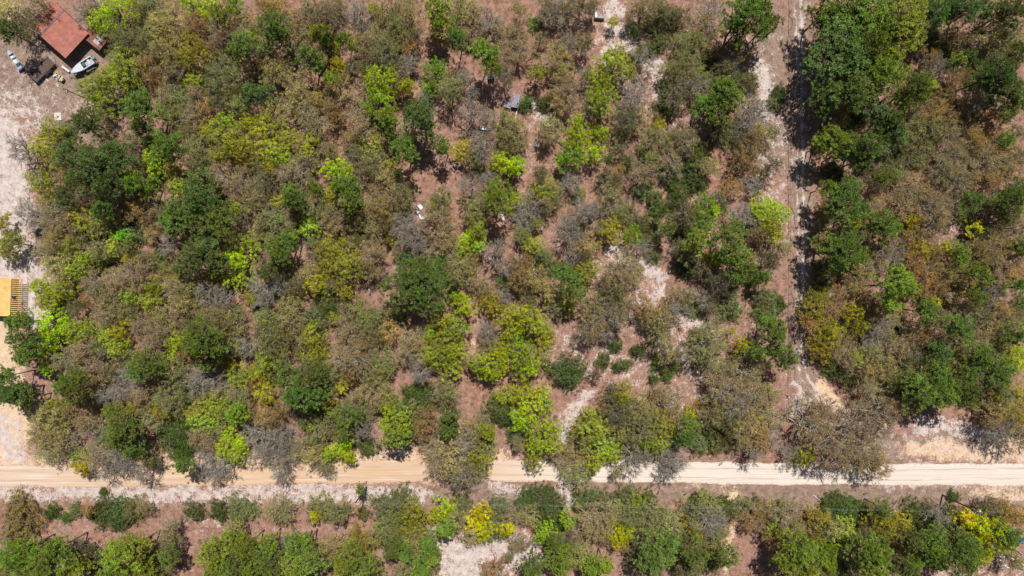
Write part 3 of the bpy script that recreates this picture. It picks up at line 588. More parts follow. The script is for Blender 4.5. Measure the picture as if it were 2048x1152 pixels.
T(1536, 384, '''30,100,60,l1 80,130,58,l1 30,200,58,l2 30,260,50,l2 90,330,65,o3 20,400,58,o4 10,640,48,e2 10,710,42,e2 50,840,88,pm 20,780,50,pm 90,1000,80,pm 40,950,55,pm 480,70,120,pm 560,110,58,pd 680,210,98,pm 750,220,60,pl
520,170,38,y2 340,180,58,o4 480,240,58,o4 350,330,80,pm 450,350,110,pm 410,430,60,pd 540,380,48,pm 850,10,60,g2 960,60,95,g2 1020,130,78,g2 1080,60,78,g2 870,160,58,y1 640,50,58,g2 800,90,58,g2 740,360,85,g1 690,330,58,g2
340,540,55,e2 540,500,88,b1 760,560,120,pl 900,280,78,b1 920,350,78,b2 880,420,68,b1 960,440,85,b1 930,520,85,b1 1000,380,58,b1 1000,560,78,b1 1080,500,78,b1 1010,200,75,g2 1120,360,78,o2 1170,350,48,pm 1080,350,38,l2
1140,450,68,o2 1270,480,75,pm 1340,330,95,b1 1240,330,58,o1 1250,220,44,y1 1400,180,78,o4 1480,60,88,pm 1450,120,88,o2 1350,100,78,o2 1230,60,58,pm 1400,420,78,g2 1480,400,58,g2 1510,340,48,pm 1250,620,64,pm 1340,620,68,g1
1510,580,48,pm 1200,560,58,b1 310,640,95,b2 270,720,68,b2 400,680,98,b1 560,640,78,b1 640,680,68,b1 520,740,68,y2 330,800,85,b2 250,790,48,b1 380,860,78,b2 330,920,95,b2 430,930,95,o1 940,710,78,pm 1010,660,38,y1 1170,820,85,pm
710,780,88,g2 770,840,48,e1 640,840,58,g1 620,900,58,g1 560,1000,58,g2 540,1000,38,l1 640,990,88,o3 700,1060,95,o3 580,1070,75,o3 480,1110,75,e2 790,930,70,g2 860,980,78,o4 920,1040,78,o2 930,880,58,b1 1130,930,58,g2
1020,1100,78,pm 1250,900,78,g2 1180,1000,88,o2 1290,1010,78,pm 1350,960,95,o2 1430,780,85,o2 1390,850,58,e2 1510,740,58,o4 1440,950,78,l2 1510,980,58,l1 1480,1030,78,l2 1380,1080,95,pm 1200,1110,68,pm 820,1090,78,o2
900,1130,48,pm 460,790,40,o4 850,600,60,b1 1300,250,60,o4 1160,700,60,g2 1080,620,55,g2 1040,750,60,g2 1100,850,50,g2 1280,740,60,o4 1330,820,60,g2 880,800,60,g2 720,640,50,g2 1380,540,60,g2 1290,400,50,b1 600,280,50,o4
1400,700,60,b1 720,130,50,g2 470,1020,50,g2 1500,860,60,pm 1500,210,60,o4 600,440,60,g2''')
T(0, 768, '''60,50,95,pm 20,80,55,pm 150,90,58,pm 440,40,88,pm 380,20,55,pm 570,120,60,o4 340,150,88,b2 260,210,85,o3 400,180,58,b1 240,310,88,o3 330,270,78,o3 290,395,88,o3 370,360,78,o3 430,350,58,g1 520,230,68,o3 450,430,30,l3
480,480,50,b2 520,515,38,b2 560,300,58,g1 610,260,58,o3 520,420,58,o3 680,180,58,pm 740,250,88,pm 700,310,68,pm 780,330,70,o4 600,420,78,g2 700,440,88,g1 620,520,78,g1 740,480,78,g1 790,390,58,pm 870,430,58,o3 910,470,38,o4
860,60,58,g2 1000,110,98,o2 960,160,58,b2 900,230,58,o3 1100,80,58,o2 1050,320,115,e1 1100,390,75,e1 1110,270,75,e1 1090,500,48,pm 1190,160,78,l2 1270,130,88,l2 1230,240,95,l2 1370,150,88,l2 1410,190,58,pl 1380,310,58,l1
1350,390,68,l1 1430,360,48,l1 1490,280,60,g1 1500,190,60,b1 1230,450,78,g1 1280,520,78,g1 1190,520,48,g1 1370,490,58,g1 1430,430,58,l2 1440,60,88,o3 1330,30,58,g2 1190,20,58,g1 840,40,58,g1 720,40,68,g1 850,540,50,g1
110,820,122,e3 310,765,42,e1 395,803,18,e1 450,755,38,e2 530,760,34,b1 545,785,30,e1 620,770,72,e1 710,770,88,e1 800,760,68,e2 720,820,45,e1 870,740,38,g2 1160,770,56,e1 1310,760,62,e1 1450,750,82,e2
80,1020,88,pl 150,970,68,pl 30,1110,58,pl 280,1070,118,pl 340,970,68,pl 430,990,70,o2 490,970,58,o4 460,1100,78,pl 580,1050,78,e2 720,1010,105,pl 800,960,88,pl 700,1110,88,pl 850,1090,68,pl 930,1040,58,e2 1020,870,58,g2
1010,950,68,o4 1020,1020,58,pm 990,1110,58,o2 1290,960,88,pl 1370,930,68,pl 1420,870,48,o2 1290,1060,88,pl 1400,1050,88,pm 1470,960,88,pl 1490,1090,78,pl 1360,1120,60,pm 550,60,50,g2 640,60,60,g1 1200,80,40,g2 640,340,55,o2
20,900,40,g2 80,930,30,e2 210,930,40,g2 620,650,14,e1 1340,260,50,o2 1250,340,60,g2 900,1010,50,o4 160,1090,60,pm''')
T(512, 768, '''240,60,105,pm 360,60,80,pm 60,60,80,b2 130,190,68,b1 70,200,68,b1 40,310,98,g1 110,360,88,g1 40,420,78,g1 180,300,68,g1 170,440,68,g1 150,520,55,g1 290,200,58,o4 400,180,50,o2 430,120,60,b2 380,300,78,o3 340,340,50,e2
540,210,80,pm 530,280,58,pm 640,290,68,g1 660,375,48,e1 445,420,58,l1 510,370,50,l1 545,440,42,l1 330,430,68,o3 640,200,58,o2 800,150,58,pl 830,230,75,pl 830,310,68,pl 900,290,58,pl 700,60,78,g2 780,50,68,o1 640,60,58,b1
990,100,80,e1 960,60,50,e1 1100,40,68,o2 1170,50,58,o3 1160,200,65,pm 1150,260,55,pm 1030,230,78,b1 990,280,68,b1 1080,380,105,g2 1180,440,115,o3 1270,360,105,g1 1340,430,88,l2 1100,490,88,g2 1230,530,110,g2 1330,500,78,o3
1290,280,78,o3 1390,280,48,pl 1450,130,78,e2 1480,190,68,e1 1500,70,60,l2 625,635,28,pm 140,760,90,o3 400,740,78,e2 490,770,65,o2 350,800,38,b2 645,782,34,e2 790,740,88,e2 880,700,78,e2 760,860,58,o2 840,800,68,o2
950,780,78,b2 900,850,88,b2 990,850,58,b2 930,920,58,o1 1130,750,72,l1 1080,790,38,l1 1130,870,50,pl 1230,720,48,e2 1200,820,68,o3 1300,830,65,y1 1350,760,46,y1 1370,870,46,y1 1355,930,32,y2 1280,930,38,o3 1440,760,78,e2
1440,870,78,e2 1510,860,46,y1 1500,890,24,y2 60,930,58,pl 30,1000,70,pm 90,1060,80,pm 180,940,55,g1 250,960,78,pm 300,930,48,pl 250,1060,98,pl 330,1050,78,pm 420,960,75,o3 440,1030,68,b1 620,920,78,b2 700,930,58,o1
580,1010,88,pl 640,1060,88,pl 520,1060,58,pl 690,1100,68,o2 810,950,46,pm 810,1010,42,pm 900,1020,48,pm 1030,970,58,pm 1050,1040,48,pm 900,1110,85,o2 980,1110,58,pl 1050,1100,58,o2 1420,1110,78,b1 1520,1040,28,o2
220,140,60,o4 590,120,60,o2 450,240,60,o4 740,130,50,g2 880,190,50,pm 940,180,50,o2 1360,200,40,g2 1400,360,50,o3 250,380,60,g2 420,500,50,g2 960,960,50,o3 470,930,50,g2 130,980,50,o4 1400,300,40,g2 850,880,50,o1''')
T(1024, 768, '''60,60,80,l2 110,130,88,l1 50,210,78,l1 160,60,58,l2 200,130,58,l2 200,290,105,l2 140,350,68,l1 230,380,58,l2 140,480,58,l2 40,290,58,e1 470,260,105,l2 530,370,108,l2 500,460,70,l2 430,330,78,o2 590,420,58,l2 340,440,88,o3
400,540,85,o3 460,200,58,b2 580,130,48,b1 680,60,68,b2 640,170,95,o4 760,150,98,o3 780,250,115,o2 860,330,98,l2 900,240,78,b2 650,290,78,o2 940,110,88,g2 880,60,58,o1 700,350,78,e2 740,440,88,g1 910,410,88,g1 980,460,78,g1
940,540,58,g1 1060,250,68,pm 1040,320,58,pm 1070,180,38,l1 1190,270,68,e1 1240,340,78,e2 1120,360,68,e2 1150,230,58,o4 1280,60,105,g2 1350,130,98,g1 1230,140,78,o1 1440,60,88,g2 1400,220,98,o3 1310,230,78,o4 1510,130,68,g2
1480,330,88,b1 1460,410,58,g1 180,700,88,e1 100,690,58,e1 60,740,68,e1 240,750,78,e1 200,830,58,e1 110,790,58,o3 340,810,58,l2 290,830,58,e1 210,910,85,l1 250,950,55,pm 460,700,58,e2 560,720,68,e2 690,690,68,e2 810,700,58,e1
500,820,88,g2 570,800,78,g2 540,900,68,g2 615,820,38,y1 620,885,58,y1 650,960,46,y1 685,895,46,y1 720,790,88,o2 760,720,58,l2 840,800,88,o3 930,780,78,o3 800,890,78,o3 960,860,78,o3 1150,700,62,e1 1190,740,78,o2 1270,750,50,e1
1190,830,105,g1 1090,830,58,b2 1110,900,58,b2 1440,820,88,b1 1510,760,58,b1 1420,740,48,e2 1340,780,28,e2 900,990,105,pm 830,1040,78,pm 960,950,58,pm 730,990,68,o4 740,1070,58,o4 1100,1030,88,pm 1040,1090,78,e2 1180,1060,78,e2
1220,990,58,o1 1290,1030,68,pm 130,1090,68,pm 300,1050,88,pl 370,980,68,o2 420,1050,78,o2 480,1110,58,pl 550,1080,50,pl 340,930,46,o4 850,1130,48,e2 1000,1050,50,o4 410,720,40,e1 640,740,50,o3 440,880,50,g2 30,800,50,g2
600,70,60,o4 860,160,60,g2 1380,320,60,g2 1200,200,50,g2 1000,200,50,o3 1120,140,40,b1 1080,760,60,o2 1240,900,50,o2 20,960,40,g2 70,960,40,g2 1000,930,50,o2 260,420,50,g2 20,370,40,g2 640,520,40,g2''')
T(1536, 768, '''20,50,78,o3 30,200,58,g2 20,320,58,g1 130,430,58,g1 480,300,235,g3 250,230,130,g3 650,210,150,g3 380,400,130,g3 560,420,150,g3 230,430,60,b2 640,500,90,b1 330,160,90,g3 900,60,108,pm 980,30,98,pm
1050,60,78,pm 1200,60,98,pm 820,20,58,pd 700,30,78,o3 600,20,58,g2 1370,70,38,y1 1430,90,78,o2 1480,190,88,b2 1400,150,68,o3 1340,190,78,b1 1440,250,88,g1 1380,290,78,g1 1510,330,85,g2 1120,676,20,e1
80,730,38,e1 120,790,85,g2 430,720,68,e1 500,770,98,e1 370,740,58,e1 570,810,55,e1 300,810,78,b2 400,870,78,o3 460,890,78,l2 700,760,58,pm 650,800,68,b2 720,860,78,b2 800,820,68,b2 870,790,78,e1 960,800,78,e1 1030,800,60,g1
920,870,60,e1 1085,790,48,e1 880,930,64,pm 1000,900,58,pm 1010,985,85,pl 1030,1070,60,pm 1150,930,88,pm 1150,1040,115,pm 1220,980,60,pm 1190,810,68,y2 1270,885,100,y2 1345,915,112,y2 1310,985,58,y2 1290,1050,40,y2 1385,870,56,y2
1320,730,58,o4 1400,790,78,b1 1480,790,78,b2 1450,900,75,pm 1430,960,58,pm 1480,1060,60,o2 60,870,68,l2 50,950,68,b1 150,920,58,l2 200,1010,110,pl 130,1070,90,pl 280,950,68,b2 300,1060,88,pl 220,1120,78,pl 350,1030,68,pl
430,1060,78,e2 360,1120,58,pl 560,990,78,pm 640,1020,88,pl 540,1080,78,o2 640,1110,78,pl 700,1010,30,pm 780,950,58,b1 840,1110,68,pm 900,1060,38,pl 740,1090,60,o4 60,760,60,o3 20,850,50,o4 330,900,50,o4 170,850,50,g2
480,980,50,g2 770,1030,60,o4 940,960,60,o4 620,900,60,o4 1380,20,60,o2 1500,60,60,b2 1290,20,55,o4 760,130,60,g2 450,1000,50,o4''')

LAND = [  # phrases for features one can find in the photo
 ((118, 60), 'the red-roofed shed'), ((30, 120), 'the aluminium skiff'), ((85, 140), 'the flatbed trailer'), ((165, 135), 'the blue-sided motorboat'), ((116, 233), 'the white well pad'),
 ((10, 330), 'the white sand yard'), ((15, 595), 'the yellow-roofed building'), ((15, 800), 'the peach sand drive'), ((150, 950), 'the sandy road end'), ((350, 945), 'the orange road stretch'),
 ((722, 995), 'the orange-road power pole'), ((670, 900), 'the lime roadside tree'), ((800, 930), 'the orange road gap'), ((915, 900), 'the overhanging bare oak'), ((1100, 945), 'the sandy path crossing'),
 ((1190, 900), 'the big yellow-lime oak'), ((1330, 930), 'the white road stretch'), ((1700, 860), 'the huge brown oak'), ((1900, 950), 'the widest white road'), ((1925, 1005), 'the lamp-topped power pole'),
 ((1975, 1070), 'the golden tree'), ((2010, 1120), 'the lumber heap'), ((960, 1110), 'the white sand hollow'), ((1230, 1070), 'the yellow-lime pine'), ((1135, 755), 'the round dark bush'),
 ((840, 570), 'the biggest dark pine'), ((840, 425), 'the scattered white sheets'), ((1025, 203), 'the sheeted white crates'), ((760, 190), 'the tall lime tree'), ((870, 145), 'the vivid green tree'),
 ((1198, 28), 'the L-shaped bench'), ((1270, 80), 'the brush pile'), ((1250, 520), 'the central white sand'), ((1215, 150), 'the airy lime tree'), ((1160, 290), 'the double lime tree'),
 ((1600, 60), "the track's top"), ((1600, 400), "the track's middle"), ((1605, 720), 'the track bend'), ((1760, 100), 'the great pine cluster'), ((1790, 575), 'the round bright pine'),
 ((1890, 460), 'the pinkish clearing'), ((1450, 640), 'the reddish clearing'), ((520, 280), 'the broad yellow-green grove'), ((275, 220), 'the round yard pine'), ((200, 330), 'the dark pine stand'),
 ((485, 525), 'the lime tree pair'), ((400, 690), 'the lime-edged dark pine'), ((110, 660), 'the yard-side lime tree'), ((605, 775), 'the twin green pine'), ((370, 880), 'the dark round tree'),
 ((240, 1025), 'the long roadside hedge'), ((985, 725), 'the glowing lime tree'), ((80, 1100), 'the bottom corner pines'), ((1440, 440), 'the vivid green pine'), ((1980, 300), 'the brown thicket'),
 ((1950, 150), 'the grey-green grove'), ((600, 60), 'the grey twiggy grove'), ((420, 1080), 'the red-brown forest gap')]
ORD = ['first', 'second', 'third', 'fourth', 'fifth', 'sixth', 'seventh', 'eighth', 'ninth', 'tenth', 'eleventh', 'twelfth', 'thirteenth', 'fourteenth', 'fifteenth', 'sixteenth', 'seventeenth', 'eighteenth', 'nineteenth', 'twentieth']
plants = []
rnd = random.Random(5)
for (ox, oy), txt in TILES.items():
    for e in txt.split():
        x, y, q, code = e.split(',')
        px = ox + float(x) / 3; py = oy + float(y) / 3; R = max(0.6, float(q) / 3 * S)
        plants.append([px, py + (9 if px < 740 and py > 1062 else 0), R, code])
KEEP = [(110, 110, 130), (40, 180, 90), (1025, 215, 38), (842, 422, 26), (1198, 30, 34), (983, 158, 28), (908, 330, 26), (967, 256, 18), (978, 520, 18), (1004, 434, 18), (1272, 84, 30), (739, 580, 24), (78, 362, 15), (140, 544, 18),
    (895, 375, 34), (770, 530, 26), (800, 735, 34), (815, 790, 26), (945, 650, 24), (1045, 340, 28), (980, 560, 24), (1100, 500, 26), (1170, 720, 45), (1230, 760, 45), (1250, 700, 30), (1150, 800, 40), (1180, 480, 24), (1300, 760, 40), (1480, 660, 26),
    (960, 830, 26), (500, 640, 22), (605, 590, 22), (840, 330, 30), (1260, 520, 46), (1310, 560, 26), (1050, 260, 22), (1525, 120, 40), (1545, 260, 40), (690, 190, 26), (1180, 60, 40), (1890, 460, 30), (1110, 430, 22)]
def fill(x0, x1, y0, y1, n, codes, lo, hi, gap):
    got = 0; tries = 0
    while got < n and tries < 4000:
        tries += 1; px, py = rnd.uniform(x0, x1), rnd.uniform(y0, y1); R = rnd.uniform(lo, hi)
        if abs(py - float(road_y(px))) < 45 or segd(np.array([px]), np.array([py]), TRAIL)[0] < 26 + R / S: continue
        if any(math.hypot(px - a, py - b) < c + R / S * 0.7 for a, b, c in KEEP): continue
        if max(m[0] for m in masks(np.array([px]), np.array([py]))[:2]) > 0.5: continue
        if all(math.hypot(px - p[0], py - p[1]) > gap * (p[2] + R) / S for p in plants): plants.append([px, py, R, rnd.choice(codes)]); got += 1
fill(110, 820, 20, 890, 85, ['b1', 'g2', 'b2', 'l2', 'e2', 'g2'], 1.2, 2.1, 0.62)
fill(860, 1560, 20, 620, 30, ['e2', 'e2', 'g2', 'g1', 'e1', 'b1'], 0.8, 1.6, 0.66)
fill(1650, 2045, 20, 800, 50, ['b1', 'g2', 'e2', 'b2', 'pd'], 1.2, 2.2, 0.62)
def label_all():
    info = []
    for k, (px, py, R, code) in enumerate(plants):
        ds = sorted((math.hypot(px - a, py - b), (a, b), n) for (a, b), n in LAND)
        d, (ax, ay), A = next(t for t in ds if t[0] > 16)
        best = None
        for d2, (bx, by), Bn in ds:
            L = math.hypot(bx - ax, by - ay)
            if L < 60 or L > 520 or Bn == A: continue
            c = ((px - ax) * (bx - ax) + (py - ay) * (by - ay)) / (d * L)
            scv = c - L / 2500
            if best is None or scv > best[0]: best = (scv, Bn)
        info.append((KIND[code][3], A, best[1], d, k, R))
    grp = {}
    for t in info: grp.setdefault(t[:3], []).append(t)
    out = {}
    for key, l in grp.items():
        l.sort(key=lambda t: t[3])
        for n, t in enumerate(l):
            look, A, Bn = key
            if len(l) == 1: s = f'{look} from {A} toward {Bn}'
            else: s = f'{ORD[n]} {look} from {A} toward {Bn}'
            out[t[4]] = s
    return out
LAB = label_all()
GROUPS = {'pine_tree': 'pines of the wood', 'leafy_tree': 'freshly leafed trees of the wood', 'scrub_oak': 'scrub oaks of the wood', 'bare_tree': 'bare grey trees of the wood',
          'dark_scrub_oak': 'dark olive scrub oaks of the wood', 'budding_tree': 'tan budding trees of the wood', 'russet_oak': 'brown and mustard oaks of the wood', 'evergreen_shrub': 'evergreen shrubs', 'yellow_tree': 'yellow-green young trees'}
for k, (px, py, R, code) in enumerate(plants):
    name, style, cat, look, tint = KIND[code]
    crown, trunk, Rn, Hn, Dn = pick(style, R, rnd.randrange(NVAR))
    Ht = height_of(style, R) * (rnd.uniform(0.9, 1.1) if style in ('pine', 'shrub') else rnd.uniform(0.75, 1.25)); zc = Ht - 0.5 * Dn * Ht / Hn
    x, y = W(px, py, zc)
    t = thing(name, LAB[k], cat, (x, y, 0), rnd.uniform(0, 6.283), GROUPS[name])
    t.rotation_euler = (rnd.uniform(-0.05, 0.05), rnd.uniform(-0.05, 0.05), t.rotation_euler[2])
    s = R / Rn * (0.99 if style != 'shrub' else 1.09); t.scale = (s * rnd.uniform(0.88, 1.12), s * rnd.uniform(0.88, 1.12), Ht / Hn)
    j = [rnd.uniform(0.86, 1.14) for _ in range(3)]; b = rnd.uniform(0.85, 1.15)
    c = put('crown', crown, t); c.color = (min(1, tint[0] * j[0] * b), min(1, tint[1] * (j[1] * 0.5 + 0.5) * b), min(1, tint[2] * j[2] * b), 1)
    put('trunk', trunk, t)

# ------------------------------------------------------------------ buildings, vehicles, poles and odds and ends
def ang(dx, dy): return math.atan2(-dy, dx)
M_RED = solid('red_roof_metal', (0.40, 0.150, 0.112), 0.6, var=0.28, scale=0.9)
M_RIDGE = solid('ridge_cap_metal', (0.22, 0.14, 0.16), 0.6)
M_RUST = solid('rusty_tin', (0.26, 0.11, 0.085), 0.8, var=0.5, scale=1.2)
M_TIN = solid('weathered_tin', (0.42, 0.38, 0.38), 0.6, var=0.35, scale=2)
M_WALL = solid('plank_wall', (0.16, 0.11, 0.08), 0.9, var=0.35)
M_YEL = solid('yellow_roof_metal', (0.80, 0.48, 0.17), 0.5, var=0.22, scale=1.1)
M_YEL2 = solid('yellow_brown_slat', (0.58, 0.36, 0.08), 0.6, var=0.2)
M_DARK = solid('dark_paint', (0.03, 0.03, 0.035), 0.5)
M_RUBBER = solid('rubber', (0.02, 0.02, 0.022), 0.85)
M_WHITE = solid('white_gelcoat', (0.58, 0.59, 0.66), 0.4, var=0.18, scale=3)
M_BLUE = solid('blue_hull', (0.045, 0.05, 0.36), 0.3, var=0.15)
M_ALU = solid('aluminium', (0.50, 0.53, 0.55), 0.45, metal=0.4, var=0.2)
M_GREYMET = solid('galvanised_steel', (0.42, 0.43, 0.44), 0.5, metal=0.3)
M_DECK = solid('weathered_deck', (0.13, 0.09, 0.078), 0.9, var=0.35, scale=3)
M_TEAL = solid('teal_cover', (0.17, 0.34, 0.36), 0.6)
M_GREEN = solid('green_box', (0.03, 0.14, 0.07), 0.5)
M_CREAM = solid('cream_plastic', (0.60, 0.50, 0.34), 0.5)
M_RING = solid('yellow_ring', (0.70, 0.46, 0.13), 0.5)
M_SHEET = solid('white_sheet', (0.72, 0.74, 0.82), 0.6, var=0.22, scale=2.5)
M_MOTTLE = solid('stained_white_sheet', (0.27, 0.26, 0.33), 0.7, var=0.75, scale=4)
M_PALEBLUE = solid('pale_blue_sheet', (0.34, 0.46, 0.56), 0.6, var=0.2)
M_TARP = solid('dark_slate_mat', (0.035, 0.05, 0.07), 0.6, var=0.3)
M_POLE = solid('pole_wood', (0.065, 0.055, 0.05), 0.9, var=0.3, scale=4)
M_GREYWOOD = solid('silvered_wood', (0.36, 0.34, 0.335), 0.9, var=0.35, scale=4)
M_CONC = solid('concrete', (0.62, 0.57, 0.52), 0.9, var=0.15)
M_BRIGHTBLUE = solid('bright_blue_plastic', (0.01, 0.25, 0.75), 0.4)
M_BRICKRED = solid('red_brown_plastic', (0.30, 0.10, 0.07), 0.6)

def corrugated(mb, x0, x1, pts, rib=0.32, rh=0.03):
    """a ribbed metal roof sheet: runs along y through the (y, z) points, ribs every RIB metres in x"""
    (ya, za), (yb, zb) = pts
    mb.hexa([(x0, ya, za - 0.04), (x1, ya, za - 0.04), (x1, yb, zb - 0.04), (x0, yb, zb - 0.04), (x0, ya, za), (x1, ya, za), (x1, yb, zb), (x0, yb, zb)])
    n = int((x1 - x0) / rib)
    for i in range(n + 1):
        x = x0 + 0.03 + (x1 - x0 - 0.1) * i / n
        mb.hexa([(x, ya, za - 0.01), (x + 0.05, ya, za - 0.01), (x + 0.05, yb, zb - 0.01), (x, yb, zb - 0.01), (x, ya, za + rh), (x + 0.05, ya, za + rh), (x + 0.05, yb, zb + rh), (x, yb, zb + rh)])
# --- the red-roofed shed
x, y = W(115.5, 56.3, 3.0)
shed = thing('metal_roof_shed', 'large shed under a salmon red ribbed metal roof beside the parked boats', 'shed', (x, y, 0), ang(46.9, -50.7))
m = MB(); corrugated(m, -3.7, 3.7, ((-5.45, 2.75), (1.45, 3.35))); m.build('roof_panel', M_RED, shed)
m = MB(); corrugated(m, -3.7, 3.7, ((5.45, 2.75), (1.45, 3.35))); m.build('roof_panel', M_RED, shed)
MB().hexa([(-3.72, 1.2, 3.35), (3.72, 1.2, 3.35), (3.72, 1.7, 3.35), (-3.72, 1.7, 3.35), (-3.72, 1.3, 3.42), (3.72, 1.3, 3.42), (3.72, 1.6, 3.42), (-3.72, 1.6, 3.42)]).build('ridge_cap', M_RIDGE, shed)
m = MB(); m.box(-3.4, -3.28, 0, 5.1, 0, 2.75).box(3.28, 3.4, 0, 5.1, 0, 2.75).box(-3.28, 3.28, 4.98, 5.1, 0, 2.7).box(-3.28, 3.28, 0, 0.12, 0, 3.1); m.build('wall', M_WALL, shed)
for sx in (-3.35, 3.35):
    for yy in (-5.2, -2.6): MB().box(sx - 0.07, sx + 0.07, yy - 0.07, yy + 0.07, -0.3, 2.68).build('post', M_WALL, shed)
MB().box(-3.5, 3.5, -5.28, -5.12, 2.55, 2.69).build('beam', M_WALL, shed)
# --- lean-to
x, y = W(190, 74, 2.2)
lean = thing('lean_to', 'low lean-to with rusty and grey tin sheets touching the red-roofed shed', 'lean-to', (x, y, 0), ang(18, -22))
m = MB(); corrugated(m, -1.75, 1.75, ((-2.4, 1.95), (2.4, 2.15)), 0.25); m.build('roof_panel', M_RUST, lean)
MB().hexa([(-1.1, -1.5, 2.02), (1.3, -1.5, 2.02), (1.3, -0.1, 2.08), (-1.1, -0.1, 2.08), (-1.1, -1.5, 2.045), (1.3, -1.5, 2.045), (1.3, -0.1, 2.105), (-1.1, -0.1, 2.105)]).build('loose_sheet', M_TIN, lean)
for sx in (-1.45, 1.45):
    for yy in (-2.15, 2.15): MB().box(sx - 0.05, sx + 0.05, yy - 0.05, yy + 0.05, -0.3, 1.92).build('post', M_WALL, lean)
# --- yellow roofed building at the edge of the yard
x, y = W(21.5, 594.5, 2.45)
yb = thing('yellow_roof_building', 'building with a bright yellow metal roof and slatted porch on white sand', 'building', (x, y, 0), ang(1, -0.0) - math.radians(2.5))
m = MB()
z = 3.1
m.box(-8, 0, -4.15, 4.15, z - 0.05, z)
for i in range(24): yy = -4.1 + i * 0.353; m.box(-8, 0, yy, yy + 0.05, z - 0.01, z + 0.035)
m.build('roof_panel', M_YEL, yb)
for i in range(19):
    yy = -4.05 + i * 0.44
    MB().hexa([(0.05, yy, 2.96), (2.15, yy, 2.66), (2.15, yy + 0.22, 2.66), (0.05, yy + 0.22, 2.96), (0.05, yy, 3.01), (2.15, yy, 2.71), (2.15, yy + 0.22, 2.71), (0.05, yy + 0.22, 3.01)]).build('slat', M_YEL2, yb)
MB().box(0.25, 0.37, -4.1, 4.1, 2.76, 2.92).build('beam', M_WALL, yb); MB().box(2.15, 2.19, -4.1, 4.1, 2.62, 2.73).build('fascia', M_YEL2, yb)
for yy in (-3.9, -1.3, 1.3, 3.9): MB().box(0.25, 0.37, yy - 0.06, yy + 0.06, -0.3, 2.76).build('post', M_WALL, yb)
MB().box(-7.8, -0.2, -3.9, 3.9, -0.3, 3.0).build('wall', M_WALL, yb)
yb.scale = (1, 1, 0.8)
x, y = W(28.5, 594.5, 2.4)
t = thing('roof_turbine', 'small black vent unit sitting on the slatted porch of the yellow building', 'roof vent', (x, y, 2.32), 0.2)
MB().lathe((0, 0, 0), [(0.18, 0), (0.18, 0.16), (0.30, 0.2), (0.34, 0.32), (0.26, 0.42), (0.1, 0.46)], 12).build('turbine_head', M_DARK, t)
for k in range(4): a = k * 1.57 + 0.4; MB().tube((0.3 * math.cos(a), 0.3 * math.sin(a), 0.3), (0.62 * math.cos(a), 0.62 * math.sin(a), -0.02), 0.035).build('leg', M_DARK, t)

# --- aluminium skiff
def hull(L, Wd, Ht, bow, flare=0.82, n=14, square=0.55):
    """open hull sections from the stern (x = -L/2) to the bow: returns rings (outer) as lists of points"""
    R = []
    for i in range(n + 1):
        t = i / n; x = -L / 2 + L * t
        w = Wd / 2 * (1 if t < bow else math.cos((t - bow) / (1 - bow) * math.pi / 2 * (1 - square * 0.6)) )
        rise = Ht * 0.25 * max(0, (t - bow) / (1 - bow)) ** 2
        R.append([(x, -w, Ht + rise * 0.5), (x, -w * flare, 0.12 + rise), (x, 0, 0.0 + rise), (x, w * flare, 0.12 + rise), (x, w, Ht + rise * 0.5)])
    return R
def skin(rings, mb, close=True):
    b = len(mb.v)
    for r in rings: mb.v += r
    k = len(rings[0])
    for i in range(len(rings) - 1):
        for j in range(k - 1): mb.f.append((b + i * k + j, b + (i + 1) * k + j, b + (i + 1) * k + j + 1, b + i * k + j + 1))
    if close:
        mb.f.append(tuple(b + j for j in range(k))); e = b + (len(rings) - 1) * k; mb.f.append(tuple(e + j for j in reversed(range(k))))
    return mb
def gunwale(rings, mb, r):
    for s in (0, -1):
        for a, b in zip(rings[:-1], rings[1:]): mb.tube(a[s], b[s], r, n=6)
    mb.tube(rings[0][0], rings[0][-1], r, n=6); mb.tube(rings[-1][0], rings[-1][-1], r, n=6)
x, y = W(29.5, 119.5, 0.6)
sk = thing('jon_boat', 'open aluminium skiff with bench seats lying on the dirt by the flatbed trailer', 'boat', (x, y, 0.12), ang(-17, -24))
R = hull(5.0, 1.4, 0.55, 0.55, square=0.9)
skin(R, MB()).build('hull', M_ALU, sk)
m = MB(); gunwale(R, m, 0.04); m.build('gunwale', M_GREYMET, sk)
for xs, wd in ((-2.2, 0.5), (-0.9, 0.35), (0.5, 0.35)): MB().box(xs, xs + wd, -0.62, 0.62, 0.34, 0.40).build('seat', M_ALU if xs > -2 else M_GREYMET, sk)
MB().hexa([(1.5, -0.6, 0.5), (2.45, -0.30, 0.56), (2.45, 0.30, 0.56), (1.5, 0.6, 0.5), (1.5, -0.6, 0.54), (2.45, -0.3, 0.6), (2.45, 0.3, 0.6), (1.5, 0.6, 0.54)]).build('bow_deck', M_ALU, sk)
MB().box(-1.9, -1.2, -0.5, 0.5, 0.2, 0.36).build('locker', M_TARP, sk)
MB().box(-2.62, -2.5, -0.66, 0.66, 0.1, 0.56).build('transom', M_BLUE, sk)
